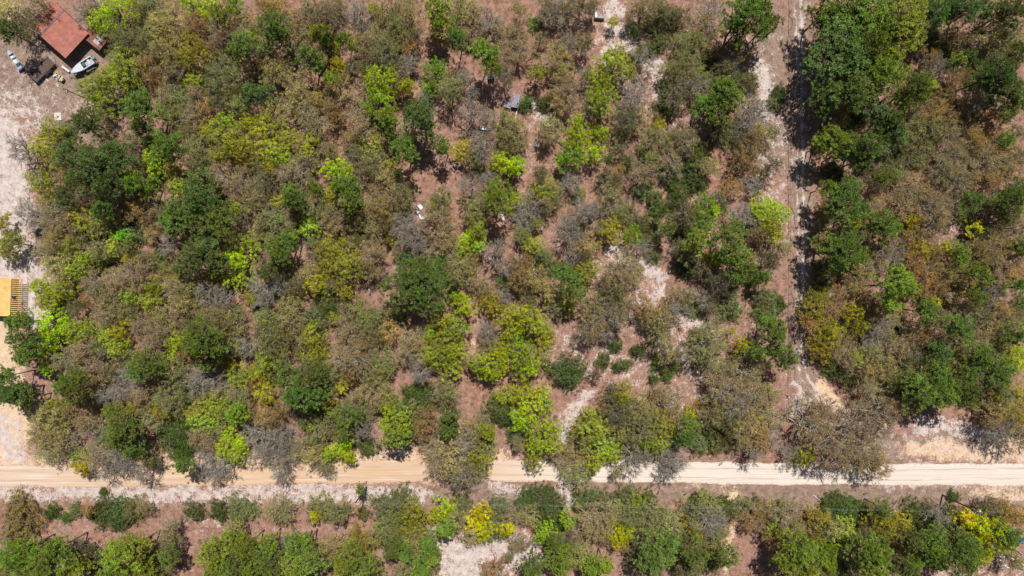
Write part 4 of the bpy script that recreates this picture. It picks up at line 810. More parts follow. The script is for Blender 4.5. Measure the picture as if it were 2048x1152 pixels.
# --- flatbed trailer
x, y = W(84.5, 139, 0.8)
tr = thing('flatbed_trailer', 'flat utility trailer with brown plank deck and dark side rails', 'trailer', (x, y, 0), ang(45, -45))
m = MB()
for i in range(11): yy = -1.05 + i * 0.192; m.box(-2.9, 2.7, yy, yy + 0.175, 0.68, 0.73)
m.build('deck', M_DECK, tr)
m = MB().box(-2.95, 2.75, -1.18, -1.08, 0.55, 0.76).box(-2.95, 2.75, 1.08, 1.18, 0.55, 0.76).box(-3.03, -2.93, -1.18, 1.18, 0.55, 0.76).box(2.73, 2.8, -1.18, 1.18, 0.55, 0.76)
m.build('frame', M_DARK, tr)
for s in (-1, 1):
    m = MB().tube((-2.9, s * 1.15, 1.12), (2.7, s * 1.15, 1.12), 0.035)
    for k in range(6): m.tube((-2.9 + k * 1.12, s * 1.15, 0.7), (-2.9 + k * 1.12, s * 1.15, 1.12), 0.03)
    m.build('side_rail', M_DARK, tr)
    for q in (-0.1, 0.75):
        c = (q, s * 1.38, 0.34)
        wl = MB().torus(c, 0.24, 0.11, 18, 8, 'y').build('wheel', M_RUBBER, tr, smooth=True)
        MB().tube((q, s * 1.30, 0.34), (q, s * 1.46, 0.34), 0.16, n=12).build('rim', M_GREYMET, wl)
    MB().hexa([(-0.6, s * 1.2, 0.60), (1.25, s * 1.2, 0.60), (1.25, s * 1.56, 0.60), (-0.6, s * 1.56, 0.60), (-0.35, s * 1.2, 0.80), (1.0, s * 1.2, 0.80), (1.0, s * 1.56, 0.80), (-0.35, s * 1.56, 0.80)]).build('mudguard', M_DARK, tr)
MB().tube((-2.95, 0.8, 0.6), (-4.2, 0, 0.55), 0.05).tube((-2.95, -0.8, 0.6), (-4.2, 0, 0.55), 0.05).tube((-4.1, 0, 0), (-4.1, 0, 0.95), 0.05).build('drawbar', M_DARK, tr)
m = MB().tube((2.85, -1.1, 0.75), (3.5, -1.1, 1.35), 0.03).tube((2.85, 1.1, 0.75), (3.5, 1.1, 1.35), 0.03)
for k in range(5): f = k / 4; m.tube((2.85 + 0.65 * f, -1.1, 0.75 + 0.6 * f), (2.85 + 0.65 * f, 1.1, 0.75 + 0.6 * f), 0.025)
m.build('ramp_gate', M_GREYMET, tr)
# --- motorboat on its trailer
x, y = W(165.5, 132.5, 1.2)
mb_ = thing('motorboat', 'white motorboat with deep blue sides on a trailer next to the shed', 'boat', (x, y, 0), ang(-46, 29))
R = hull(5.3, 1.85, 0.95, 0.45, flare=0.97, square=0.25)
R = [[(a, b, c + 0.55) for a, b, c in r] for r in R]
skin(R, MB()).build('hull', M_BLUE, mb_, smooth=False)
m = MB(); gunwale(R, m, 0.06); m.build('gunwale', M_WHITE, mb_)
top = [(r[0], r[-1]) for r in R]
m = MB()
for a, b in zip(top[7:-1], top[8:]):
    z0 = 1.47
    m.hexa([(a[0][0], a[0][1] * .94, z0), (b[0][0], b[0][1] * .94, z0), (b[1][0], b[1][1] * .94, z0), (a[1][0], a[1][1] * .94, z0), (a[0][0], a[0][1] * .94, z0 + .06), (b[0][0], b[0][1] * .94, z0 + .09), (b[1][0], b[1][1] * .94, z0 + .09), (a[1][0], a[1][1] * .94, z0 + .06)])
m.build('foredeck', M_WHITE, mb_)
MB().box(-2.5, 0.1, -0.85, 0.85, 0.95, 1.0).build('cockpit_floor', M_GREYMET, mb_)
for s in (-1, 1): MB().box(-2.6, 0.05, s * 0.84 - 0.11, s * 0.84 + 0.11, 1.3, 1.53).build('side_deck', M_WHITE, mb_)
MB().box(-0.7, -0.1, -0.5, 0.35, 1.0, 1.55).build('console', M_GREEN, mb_, bevel=0.05)
MB().box(-1.9, -1.4, -0.55, 0.55, 1.0, 1.4).build('seat', M_WHITE, mb_, bevel=0.05)
MB().box(-1.1, -0.85, 0.1, 0.55, 1.0, 1.42).build('seat', M_CREAM, mb_, bevel=0.05)
mo = MB().box(-3.35, -2.75, -0.26, 0.26, 1.25, 1.85).build('outboard_motor', M_TEAL, mb_, bevel=0.1)
MB().box(-3.15, -2.9, -0.1, 0.1, 0.45, 1.26).build('shaft', M_DARK, mo)
MB().tube((-2.9, -0.7, 0.5), (2.2, -0.55, 0.5), 0.05).tube((-2.9, 0.7, 0.5), (2.2, 0.55, 0.5), 0.05).tube((2.2, -0.55, 0.5), (3.9, 0, 0.5), 0.05).tube((2.2, 0.55, 0.5), (3.9, 0, 0.5), 0.05).tube((3.85, 0, 0), (3.85, 0, 0.8), 0.05).build('trailer_frame', M_GREYMET, mb_)
for s in (-1, 1):
    for q in (-1.35, -0.55):
        wl = MB().torus((q, s * 1.16, 0.33), 0.22, 0.11, 18, 8, 'y').build('wheel', M_RUBBER, mb_, smooth=True)
        MB().tube((q, s * 1.08, 0.33), (q, s * 1.24, 0.33), 0.14, n=12).build('rim', M_WHITE, wl)
    MB().box(-1.8, -0.2, s * 1.16 - 0.16, s * 1.16 + 0.16, 0.68, 0.73).build('mudguard', M_WHITE, mb_, bevel=0.02)
# --- riding mower and things round it
x, y = W(120, 157, 0.5)
mw = thing('riding_mower', 'small black and cream riding mower between flatbed trailer and motorboat', 'riding mower', (x, y, 0), ang(24, 18))
MB().box(0.1, 0.85, -0.28, 0.28, 0.4, 0.78).build('bonnet', M_CREAM, mw, bevel=0.06)
MB().box(-0.75, 0.9, -0.3, 0.3, 0.28, 0.4).build('chassis', M_DARK, mw)
MB().box(-0.3, 0.25, -0.58, 0.58, 0.1, 0.26).build('cutter_deck', M_CREAM, mw, bevel=0.04)
MB().box(-0.6, -0.15, -0.24, 0.24, 0.5, 0.6).box(-0.66, -0.56, -0.24, 0.24, 0.55, 0.95).build('seat', M_WHITE, mw, bevel=0.03)
m = MB().torus((0.02, 0, 0.92), 0.17, 0.02); m.tube((0.12, 0, 0.6), (0.02, 0, 0.92), 0.025); m.build('steering_wheel', M_DARK, mw)
for s in (-1, 1):
    MB().torus((-0.5, s * 0.45, 0.28), 0.18, 0.10, 16, 8, 'y').build('wheel', M_RUBBER, mw, smooth=True)
    MB().torus((0.68, s * 0.40, 0.20), 0.13, 0.07, 16, 8, 'y').build('wheel', M_RUBBER, mw, smooth=True)
    MB().hexa([(-0.8, s * 0.34, 0.5), (-0.2, s * 0.34, 0.5), (-0.2, s * 0.56, 0.5), (-0.8, s * 0.56, 0.5), (-0.75, s * 0.34, 0.6), (-0.25, s * 0.34, 0.6), (-0.25, s * 0.56, 0.6), (-0.75, s * 0.56, 0.6)]).build('mudguard', M_CREAM, mw)
x, y = W(114, 147, 0.1); o = MB().torus((0, 0, 0.11), 0.27, 0.11, 22, 10).build('float_ring', M_RING, None, (x, y, 0), smooth=True); tag(o, 'yellow ring lying beside the riding mower', 'ring')
x, y = W(110, 151, 0.2); o = MB().box(-0.35, 0.35, -0.16, 0.16, 0.03, 0.30).box(-0.4, 0.4, -0.2, 0.2, 0.26, 0.31).build('cool_box', M_WHITE, None, (x, y, 0), 0.5, bevel=0.03); tag(o, 'small white box on the dirt by the yellow ring', 'box')
x, y = W(132.5, 138.5, 0.2)
t = thing('white_bench', 'long narrow white bench on the dirt beside the motorboat bow', 'bench', (x, y, 0), ang(14, 11))
MB().box(-1.0, 1.0, -0.2, 0.2, 0.42, 0.47).build('seat', M_SHEET, t)
for q in (-0.8, 0.8): MB().box(q - 0.04, q + 0.04, -0.18, 0.18, 0, 0.42).build('leg', M_SHEET, t)
x, y = W(115.6, 233, 0.1)
t = thing('well_pad', 'square white concrete pad with a small dark fitting at the sand yard', 'well pad', (x, y, 0), 0.05)
MB().box(-0.75, 0.75, -0.85, 0.85, -0.15, 0.12).build('slab', M_CONC, t)
MB().tube((0.05, 0, 0.12), (0.05, 0, 0.42), 0.12, n=12).tube((0.05, 0, 0.3), (0.3, -0.15, 0.3), 0.05).build('well_head', M_DARK, t)
# --- poles and wires
def pole(name, label, px, py, h, arm=None):
    x, y = W(px, py); t = thing(name, label, 'utility pole', (x, y, 0), 0, 'wooden power poles')
    MB().tube((0, 0, -0.5), (0, 0, h), 0.2, 0.13, 10).build('shaft', M_POLE, t); return t
P1 = pole('utility_pole', 'wooden power pole with small crossarm over a green bush by the orange road', 733, 975, 10.8)
MB().box(-0.45, 0.45, -0.05, 0.05, 10.3, 10.4).build('crossarm', M_POLE, P1)
for s in (-0.38, 0.0, 0.38): MB().lathe((s, 0, 10.4 if s else 10.8), [(0.05, 0), (0.05, 0.1), (0.03, 0.2)], 8).build('insulator', M_WHITE, P1)
P2 = pole('utility_pole', 'wooden power pole with a street lamp head beside the widest white road', 1885, 990, 11.0)
MB().box(-0.4, 0.4, -0.05, 0.05, 10.5, 10.6).build('crossarm', M_POLE, P2)
MB().lathe((0.0, 0, 11.0), [(0.06, 0), (0.06, 0.12), (0.03, 0.22)], 8).build('insulator', M_WHITE, P2)
MB().lathe((0.42, -0.2, 9.2), [(0.16, 0), (0.2, 0.08), (0.2, 0.6), (0.14, 0.7)], 12).build('transformer', M_GREYMET, P2)
m = MB().tube((0, 0, 10.2), (0.9, -0.15, 10.6), 0.035).build('lamp_arm', M_GREYMET, P2)
MB().lathe((1.05, -0.18, 10.45), [(0.1, 0), (0.22, 0.05), (0.16, 0.16), (0.05, 0.2)], 12).build('lamp_head', M_WHITE, P2)
MB().tube((0, 0, 6.6), (0.22, 0, 6.6), 0.1, n=8).build('pole_bracket', M_WHITE, P2)
def wire(name, label, pts, sag=0.5, r=0.009):
    m = MB()
    for a, b in zip(pts[:-1], pts[1:]):
        L = (Vector(b) - Vector(a)).length; n = 24; q = None
        for i in range(n + 1):
            t = i / n; p = Vector(a).lerp(Vector(b), t); p.z -= sag * 4 * t * (1 - t) * (L / 130) ** 2
            if q is not None: m.tube(q, p, r, n=5, caps=False)
            q = p
    o = m.build(name, M_GREYMET); return tag(o, label, 'power line', 'overhead power lines')
a = Vector((*W(733, 975), 0)); b = Vector((*W(1885, 990), 0)); d = (b - a)
for dy, dz, lab in ((0, 10.95, 'upper thin power line strung along the road between the two wooden poles'), (-0.38, 10.5, 'lower thin power line strung along the road between the two wooden poles')):
    f = Vector((0, dy, dz)); wire('power_line', lab, [a - d * 0.62 + f, a + f, b + f, b + d * 0.3 + f])
x, y = W(176, 199)
t = thing('light_pole', 'slim dark pole with a grey lamp arm at the edge of the boat yard', 'lamp post', (x, y, 0), 0)
MB().tube((0, 0, -0.4), (0, 0, 8.3), 0.11, 0.08, 10).build('shaft', M_POLE, t)
MB().tube((0, 0, 8.2), (-0.9, 0.35, 8.5), 0.04).build('lamp_arm', M_GREYMET, t)
MB().lathe((-1.0, 0.4, 8.35), [(0.1, 0), (0.2, 0.06), (0.14, 0.18), (0.05, 0.2)], 12).build('lamp_head', M_WHITE, t)
MB().lathe((-0.25, -0.2, 6.4), [(0.13, 0), (0.17, 0.06), (0.17, 0.45), (0.1, 0.5)], 12).build('meter_can', M_GREYMET, t)
# --- fence along the track
x, y = W(1578, 430)
fe = thing('wire_fence', 'thin wire fence on wooden stakes along the track edge', 'fence', (x, y, 0), 0)
tops = []
for k in range(25):
    py = -12 + k * 36.5; X, Y = W(1578 + 1.2 * math.sin(k * 1.7), py); X -= x; Y -= y
    MB().tube((X, Y, -0.3), (X + 0.03, Y, 1.25), 0.05, 0.045, 7).build('post', M_POLE, fe); tops.append((X, Y))
for zz in (0.35, 0.75, 1.15):
    m = MB()
    for p, q in zip(tops[:-1], tops[1:]): m.tube((p[0], p[1], zz), (q[0], q[1], zz), 0.016, n=4, caps=False)
    m.build('wire', M_RUST, fe)
x, y = W(1578, 880)
t = thing('gate_frame', 'dark bent pipe gate frame at the bottom end of the wire fence', 'gate', (x, y, 0), -0.05)
MB().tube((0, 1.6, -0.3), (0, 1.6, 1.5), 0.06).tube((0, 1.6, 1.45), (0, -1.2, 1.45), 0.05).tube((0, 1.6, 0.5), (0, -1.2, 0.5), 0.04).tube((0, -1.2, -0.2), (0, -1.2, 1.5), 0.06).build('gate_leaf', M_DARK, t)
MB().tube((0, 1.6, 1.45), (0.8, 1.3, 1.45), 0.06).tube((0.8, 1.3, -0.2), (0.8, 1.3, 1.48), 0.06).build('brace', M_DARK, t)
# --- sheeted crates, white sheets, benches
def crate(label, px, py, L, Wd, h, a, mat=M_MOTTLE, group=None):
    x, y = W(px, py, h); t = thing('covered_crate', label, 'covered crate', (x, y, 0), a, group)
    MB().box(-L / 2 + .06, L / 2 - .06, -Wd / 2 + .06, Wd / 2 - .06, -0.1, h).build('crate_body', M_DARK, t)
    m = MB(); n = 9; r2 = random.Random(int(px)); g = {}
    for i in range(n + 1):
        for j in range(n + 1): m.v.append((-L / 2 + L * i / n, -Wd / 2 + Wd * j / n, h + 0.02 + r2.uniform(0, 0.07)))
    for i in range(n):
        for j in range(n): a0 = i * (n + 1) + j; m.f.append((a0, a0 + n + 1, a0 + n + 2, a0 + 1))
    o = m.build('top_sheet', mat, t, smooth=False); s = o.modifiers.new('s', 'SOLIDIFY'); s.thickness = 0.03; s.offset = -1
    return t
crate('long blue-white sheeted crate with a dark open end in the clearing', 1031.5, 202, 2.9, 1.45, 0.95, ang(5, -27))
crate('square blue-white sheeted crate tucked against the long one', 1016, 209, 1.6, 1.4, 0.7, ang(14, 5))
def lying(name, label, cat, px, py, L, Wd, a, mat, tilt=0.0, h=0.06, group=None, curl=0.12):
    x, y = W(px, py); m = MB(); nx, ny = 8, 5; r2 = random.Random(int(px * 7 + py))
    ph = r2.uniform(0, 6)
    for i in range(nx + 1):
        for j in range(ny + 1):
            u, v = i / nx - .5, j / ny - .5
            m.v.append((L * u, Wd * v, h + curl * (0.5 + 0.5 * math.sin(5 * u + ph + 2 * v)) + tilt * (u + .5) + r2.uniform(0, .02)))
    for i in range(nx):
        for j in range(ny): a0 = i * (ny + 1) + j; m.f.append((a0, a0 + ny + 1, a0 + ny + 2, a0 + 1))
    o = m.build(name, mat, None, (x, y, 0), a); s = o.modifiers.new('s', 'SOLIDIFY'); s.thickness = 0.025
    return tag(o, label, cat, group)
lying('sheet_metal', 'white bent sheet, uppermost of three lying in the wood', 'metal sheet', 841, 413.5, 1.15, 0.85, ang(8, 8), M_SHEET, group='white sheets dumped in the wood')
lying('sheet_metal', 'small white square sheet, smallest of three lying in the wood', 'metal sheet', 834.5, 423, 0.75, 0.55, ang(6, 5), M_SHEET, group='white sheets dumped in the wood')
lying('sheet_metal', 'biggest white wrinkled sheet, lowest of three lying in the wood', 'metal sheet', 846, 432.5, 1.6, 1.15, ang(14, -4), M_SHEET, group='white sheets dumped in the wood')
lying('sheet_metal', 'white and bluish sheet lying alone on red litter near the sheeted crates', 'metal sheet', 967, 256, 1.5, 0.85, ang(14, 1), M_SHEET)
lying('sheet_metal', 'crumpled blue-grey sheet half hidden under yellow-green trees at the yard edge', 'metal sheet', 79, 362, 1.5, 1.2, 0.4, M_PALEBLUE, curl=0.25)
lying('sheet_metal', 'long pale blue sheet leaning in the scrub above the lime trees', 'metal sheet', 140, 544, 0.7, 2.3, ang(12, 4), M_PALEBLUE, tilt=0.3)
lying('tarpaulin', 'dark blue-black tarpaulin bundled at the edge of the sand yard scrub', 'tarpaulin', 76, 466, 1.5, 1.1, 0.5, M_TARP, curl=0.4)
def pallet(label, px, py, L, Wd, a, mat=M_GREYWOOD, n=6, h=0.12):
    x, y = W(px, py); t = thing('wooden_pallet', label, 'pallet', (x, y, 0.02), a)
    for i in range(n): yy = -Wd / 2 + (Wd - 0.11) * i / (n - 1); MB().box(-L / 2, L / 2, yy, yy + 0.11, h - 0.02, h).build('slat', mat, t)
    for xx in (-L / 2, -0.05, L / 2 - 0.1): MB().box(xx, xx + 0.1, -Wd / 2, Wd / 2, 0, h - 0.022).build('runner', mat, t)
    return t
pallet('broken grey pallet under the small bare tree in the middle wood', 978.5, 520, 1.5, 1.1, ang(10, 4))
pallet('narrow whitish ladder-like pallet beside the pine trunk in the middle wood', 1004.5, 434, 0.55, 1.5, ang(3, -1), M_SHEET, 7)
pallet('pale pallet lying beneath the khaki oak by the double lime tree', 1074, 289, 0.9, 1.3, ang(8, 3), M_SHEET, 5)
pallet('dark-gapped grey pallet just above the double lime tree', 1178, 233, 1.6, 1.2, ang(8, 6), M_GREYWOOD, 5)
# white garden chair and white board by the crates
x, y = W(1023.5, 246)
t = thing('garden_chair', 'white plastic garden chair under an oak below the sheeted crates', 'chair', (x, y, 0), 2.3)
MB().box(-0.25, 0.25, -0.25, 0.25, 0.4, 0.44).build('seat', M_WHITE, t)
MB().hexa([(-0.25, 0.24, 0.42), (0.25, 0.24, 0.42), (0.25, 0.28, 0.42), (-0.25, 0.28, 0.42), (-0.23, 0.36, 0.9), (0.23, 0.36, 0.9), (0.23, 0.4, 0.9), (-0.23, 0.4, 0.9)]).build('backrest', M_WHITE, t)
for sx in (-0.22, 0.22):
    for sy in (-0.22, 0.22): MB().tube((sx, sy, 0.4), (sx * 1.15, sy * 1.15, 0), 0.025).build('leg', M_WHITE, t)
x, y = W(1032.5, 228); o = MB().box(-0.09, 0.09, -1.1, 1.1, 0.03, 0.09).build('white_board', M_SHEET, None, (x, y, 0), ang(4, 0.8)); tag(o, 'thin white board on the ground below the long sheeted crate', 'board')
# L-shaped bench
x, y = W(1192.5, 34)
t = thing('corner_bench', 'grey L-shaped wooden bench on open ground near the top edge', 'bench', (x, y, 0), -0.08)
MB().box(0.1, 1.75, -0.42, 0.22, 0.38, 0.45).build('seat', M_GREYWOOD, t); MB().box(-0.36, 0.1, -0.42, 1.55, 0.38, 0.45).build('seat', M_SHEET, t)
MB().box(-0.42, -0.36, -0.45, 1.55, 0.0, 0.85).box(-0.36, 1.75, -0.48, -0.42, 0.0, 0.85).build('backrest', M_GREYWOOD, t)
for q in ((0.0, 1.4), (1.6, 0.1), (0.0, 0.1)): MB().box(q[0] - 0.05, q[0] + 0.05, q[1] - 0.05, q[1] + 0.05, 0, 0.38).build('leg', M_GREYWOOD, t)
# small hut on the pine by the clearing and a feeder by the second pine
def feeder(name, label, cat, px, py, a, L, Wd, h, mat):
    x, y = W(px, py, h); t = thing(name, label, cat, (x, y, 0), a)
    MB().box(-L / 2 + .05, L / 2 - .05, -Wd / 2 + .05, Wd / 2 - .05, h * 0.45, h - 0.05).build('box_body', M_DARK, t)
    MB().hexa([(-L / 2, -Wd / 2, h - 0.08), (L / 2, -Wd / 2, h - 0.08), (L / 2, Wd / 2, h), (-L / 2, Wd / 2, h), (-L / 2, -Wd / 2, h - 0.04), (L / 2, -Wd / 2, h - 0.04), (L / 2, Wd / 2, h + 0.04), (-L / 2, Wd / 2, h + 0.04)]).build('roof_panel', mat, t)
    for sx in (-1, 1):
        for sy in (-1, 1): MB().tube((sx * (L / 2 - .1), sy * (Wd / 2 - .1), 0), (sx * (L / 2 - .1), sy * (Wd / 2 - .1), h * 0.5), 0.04).build('leg', M_POLE, t)
    return t
M_GGREY = solid('green_grey_roofing', (0.10, 0.12, 0.115), 0.7)
feeder('animal_hutch', 'dark green-grey roofed hutch beside a pine trunk in the upper clearing', 'hutch', 982.5, 153, ang(14, -1), 1.5, 1.15, 1.0, M_GGREY)
feeder('feed_box', 'small pale-topped dark box beside the pine trunk near the middle', 'box', 909.5, 329, ang(7, 9), 1.1, 0.55, 0.9, M_ALU)
x, y = W(739, 581)
t = thing('low_bench', 'narrow grey plank bench lying on red litter left of the biggest pine', 'bench', (x, y, 0), ang(2.5, 16))
t['label'] = 'narrow grey plank bench on red litter beside the biggest dark pine'
MB().box(-1.0, 0.85, -0.17, 0.17, 0.36, 0.41).build('seat', M_GREYWOOD, t)
for q in (-0.8, 0.65): MB().box(q - 0.05, q + 0.05, -0.15, 0.15, 0, 0.36).build('leg', M_DARK, t)
x, y = W(735, 574); o = MB().box(-0.45, 0.45, -0.28, 0.28, 0, 0.45).box(-0.48, 0.48, -0.31, 0.31, 0.42, 0.5).build('storage_bin', M_DARK, None, (x, y, 0), 0.05); tag(o, 'black storage bin at the end of the grey plank bench', 'storage bin')
# trampoline under the big oak
x, y = W(1751, 921, 0.8)
t = thing('trampoline', 'dark slate octagonal trampoline half hidden by the huge brown oak', 'trampoline', (x, y, 0), math.radians(22.5))
MB().tube((0, 0, 0.80), (0, 0, 0.83), 1.55, n=8).build('mat', M_TARP, t)
m = MB().torus((0, 0, 0.82), 1.68, 0.09, 8, 8); m.build('frame', M_DARK, t)
for k in range(4): a = k * math.pi / 2; MB().tube((1.68 * math.cos(a), 1.68 * math.sin(a), 0.8), (1.75 * math.cos(a), 1.75 * math.sin(a), 0), 0.04).build('leg', M_GREYMET, t)
# lumber heap, barrel and bin in the bottom corner
r2 = random.Random(4)
for k in range(16):
    px = 1990 + r2.uniform(0, 55); py = 1100 + r2.uniform(0, 42); L = r2.uniform(1.2, 2.6)
    x, y = W(px, py); o = MB().box(-L / 2, L / 2, -0.1, 0.1, 0, 0.05).build('plank', M_SHEET if k % 2 else M_GREYWOOD, None, (x, y, 0.04 + 0.055 * (k % 5)), ang(10, 6 + r2.uniform(-5, 5)))
    tag(o, 'pale loose plank in the lumber heap at the bottom corner', 'plank', 'pale planks of the lumber heap')
x, y = W(2046, 1083, 0.9); t = thing('plastic_barrel', 'bright blue barrel at the edge beside the lumber heap', 'barrel', (x, y, 0), 0)
MB().lathe((0, 0, 0), [(0.3, 0), (0.36, 0.1), (0.36, 0.3), (0.38, 0.33), (0.36, 0.36), (0.36, 0.6), (0.38, 0.63), (0.36, 0.66), (0.36, 0.88), (0.3, 0.95)], 18).build('drum', M_BRIGHTBLUE, t)
MB().torus((0, 0, 0.95), 0.3, 0.03, 18, 6).build('rim', M_DARK, t)
x, y = W(2014, 1096, 0.5); o = MB().box(-0.7, 0.7, -0.3, 0.3, 0, 0.4).box(-0.75, 0.75, -0.35, 0.35, 0.38, 0.46).build('storage_bin', M_BRICKRED, None, (x, y, 0), 0.9); tag(o, 'red-brown box lying above the lumber heap', 'storage bin')
# --- logs and snags
def log(label, x0, y0, x1, y1, r, mat=M_GREYWOOD, z=None, limbs=3):
    a = Vector((*W(x0, y0), 0)); b = Vector((*W(x1, y1), 0)); t = thing('fallen_log', label, 'log', tuple(a), 0)
    d = b - a; L = d.length; m = MB(); q = Vector((0, 0, r * 0.8)); r2 = random.Random(int(x0 * 3 + y0)); n = 5; side = Vector((-d.y, d.x, 0)).normalized()
    for i in range(n):
        e = d * ((i + 1) / n) + Vector((0, 0, r * 0.8 + (z or 0) * (i + 1) / n)) + side * r2.uniform(-.04, .04) * L
        m.tube(q, e, r * (1 - 0.13 * i), r * (1 - 0.13 * (i + 1)), 8); q = e
    m.build('stem', mat, t, smooth=True)
    for i in range(limbs):
        f = r2.uniform(0.45, 0.9); p = d * f + Vector((0, 0, r)); e = p + d.normalized() * L * 0.2 + side * r2.choice((-1, 1)) * L * r2.uniform(.12, .25) + Vector((0, 0, r2.uniform(0.1, .5)))
        MB().tube(p, e, r * 0.4, r * 0.12, 6).build('limb', mat, t)
    return t
log('dark fallen snag across pale twigs beside the tall lime tree', 800, 156, 840, 143, 0.14, M_POLE)
log('dark upright-lying trunk on pale twigs below the fallen snag', 803, 207, 801, 168, 0.16, M_POLE, limbs=1)
log('grey fallen trunk ending at the tall lime tree', 700, 194, 723, 185, 0.15)
log('thin dark branch lying on pink litter above the tall lime trunk', 702, 166, 722, 184, 0.07, M_POLE)
log('pale short log beside the grey bare tree near the top edge', 1366, 74, 1383, 50, 0.11, M_SHEET, limbs=1)
log('weathered log on red ground above the roadside oaks', 958, 840, 976, 826, 0.16, limbs=1)
log('dark log among green crowns near the roadside', 256, 843, 296, 829, 0.18, M_POLE, limbs=1)
log('white-barked dead branch lying by the track bend', 1664, 750, 1696, 742, 0.08, M_SHEET, z=1.2, limbs=3)
log('long thin pale pole lying beside the fence below the track bend', 1569, 830, 1571, 800, 0.06, M_SHEET, limbs=0)
log('pale dead branch across the great pine cluster scrub', 1925, 228, 1945, 226, 0.08, M_SHEET, z=4, limbs=2)
log('thin grey dead stem lying in the scrub above the sheeted crates', 1015, 140, 1024, 160, 0.07, limbs=2)
log('dark leaning dead trunk at the bottom edge beside the sand hollow', 858, 1046, 866, 1084, 0.16, M_GREYWOOD, limbs=0)
log('grey leaning trunk under roadside shrubs beside the sand hollow', 793, 1070, 801, 1052, 0.17, M_GREYWOOD, limbs=1)
log('slanting pale trunk among bottom pines', 1548, 1040, 1600, 1095, 0.16, M_GREYWOOD, z=3, limbs=1)
log('slanting dark trunk below the dark roadside shrubs', 1686, 1086, 1712, 1106, 0.14, M_POLE, z=2, limbs=1)
log('white fallen limb on brown grass under the road oak', 1626, 990, 1642, 1002, 0.1, M_SHEET, limbs=1)
# the brush pile
x, y = W(1272, 84)
t = thing('brush_pile', 'heap of dark cut branches on pale ground beside a tall pine shadow', 'brush pile', (x, y, 0), 0)
r2 = random.Random(9)
for k in range(26):
    a = r2.uniform(-0.5, 0.5) + (2.2 if k % 3 else 0.1); L = r2.uniform(1.5, 3.6); c = Vector((r2.uniform(-1.0, 1.2), r2.uniform(-0.9, 0.9), r2.uniform(0.1, 0.5)))
    e = Vector((math.cos(a), math.sin(a), r2.uniform(-0.05, 0.12))) * L / 2
    p, q = c - e, c + e; p.z = max(p.z, 0.05); q.z = max(q.z, 0.05)
    MB().tube(p, q, 0.055, 0.02, 6).build('branch', M_POLE if k % 3 else M_GREYWOOD, t)

# ------------------------------------------------------------------ undergrowth, grass tufts and fallen sticks (nobody could count these)
def forest(px, py):
    """0..1: how overgrown the ground is here"""
    road = np.abs(py - road_y(px)); f = np.clip((road - 30) / 10, 0, 1)
    f *= np.clip((segd(px, py, TRAIL) - 20) / 10, 0, 1)
    a, b, c = masks(px, py); f *= np.clip(1 - 0.9 * a - 0.9 * b, 0, 1)
    f *= np.where((px < 215) & (py < 240), 0.04, 1.0); f *= np.where((px < 95) & (py > 230), 0.12, 1.0)
    f *= np.where((py > 965) & (py < 1002), 0.18, 1.0)
    f *= np.where((px < 720) & (py > 1000) & (py < 1072), 0.03, 1.0)
    return f * np.where((px < 740) & (py > 1000) & (py < 1072), 0.1, 1.0)
PX = np.array([p[0] for p in plants]); PY = np.array([p[1] for p in plants]); PR = np.array([p[2] / S for p in plants])
def near(px, py):
    d = np.full(len(px), 9.0)
    for a, b, r in zip(PX, PY, PR): d = np.minimum(d, np.hypot(px - a, py - b) / r)
    return d
r = np.random.default_rng(77)
def scatter(n, dens):
    px = r.uniform(-20, 2068, n); py = r.uniform(-15, 1167, n)
    k = r.random(n) < dens(px, py); return px[k], py[k]
def low_brush(name, label, cat, n, dens, hmin, hmax, rad, m, leaf, tint, twigs=5):
    px, py = scatter(n, dens); x = (px - 1024) * S; y = (576 - py) * S; n = len(x)
    h = r.uniform(hmin, hmax, n); R = rad * r.uniform(0.6, 1.5, n)
    d = unit(r.normal(size=(n, m, 3)) * np.array([1, 1, 0.7])); q = r.uniform(0.2, 1, (n, m, 1)) ** 0.5
    P = d * q; P[..., 2] = np.abs(P[..., 2]) ** 0.8
    P = P * np.stack([R, R, h], 1)[:, None]; P[..., 0] += x[:, None]; P[..., 1] += y[:, None]; P[..., 2] += 0.05
    N = unit(d * 0.7 + r.normal(0, 0.5, d.shape) + np.array([0, 0, 0.4])).reshape(-1, 3)
    V, F = leaves(P.reshape(-1, 3), N, leaf, 0.6, r); v = np.repeat(np.repeat(r.uniform(0, 0.7, n), m) + r.uniform(-0.2, 0.3, n * m), 4)
    base = np.stack([x, y, np.zeros(n)], 1); dd = unit(r.normal(size=(n, twigs, 3)) * np.array([1, 1, 0.3]) + np.array([0, 0, 0.8]))
    e = base[:, None] + dd * (np.stack([R, R, h], 1) * 1.1)[:, None]; e[..., 2] = np.maximum(e[..., 2], 0.1)
    V2, F2 = prisms(np.repeat(base, twigs, 0), e.reshape(-1, 3), np.full(n * twigs, 0.02), np.full(n * twigs, 0.008))
    me = npmesh(name, np.concatenate([V, V2]), np.concatenate([F, F2 + len(V)]), [M_LEAF, M_TWIG], np.concatenate([np.zeros(len(F)), np.ones(len(F2))]), np.clip(np.concatenate([v, np.full(len(V2), .4)]), 0, 1))
    o = put(name, me); o.color = (*tint, 1); tag(o, label, cat, kind='stuff'); return o
patch = lambda px, py, s, sd, lo, hi: np.clip((fbm(px / s, py / s, sd) - lo) / (hi - lo), 0, 1)
def dens_a(px, py):
    f = forest(px, py); dn = near(px, py)
    west = np.clip((880 - px) / 300, 0, 1) * 0.75 + np.clip((px - 1620) / 60, 0, 1) * 0.45 + 0.25
    return f * np.clip(np.where(dn < 1.2, 0.85, 0.35 * patch(px, py, 60, 40, .42, .58)) * (west + 0.28), 0, 1)
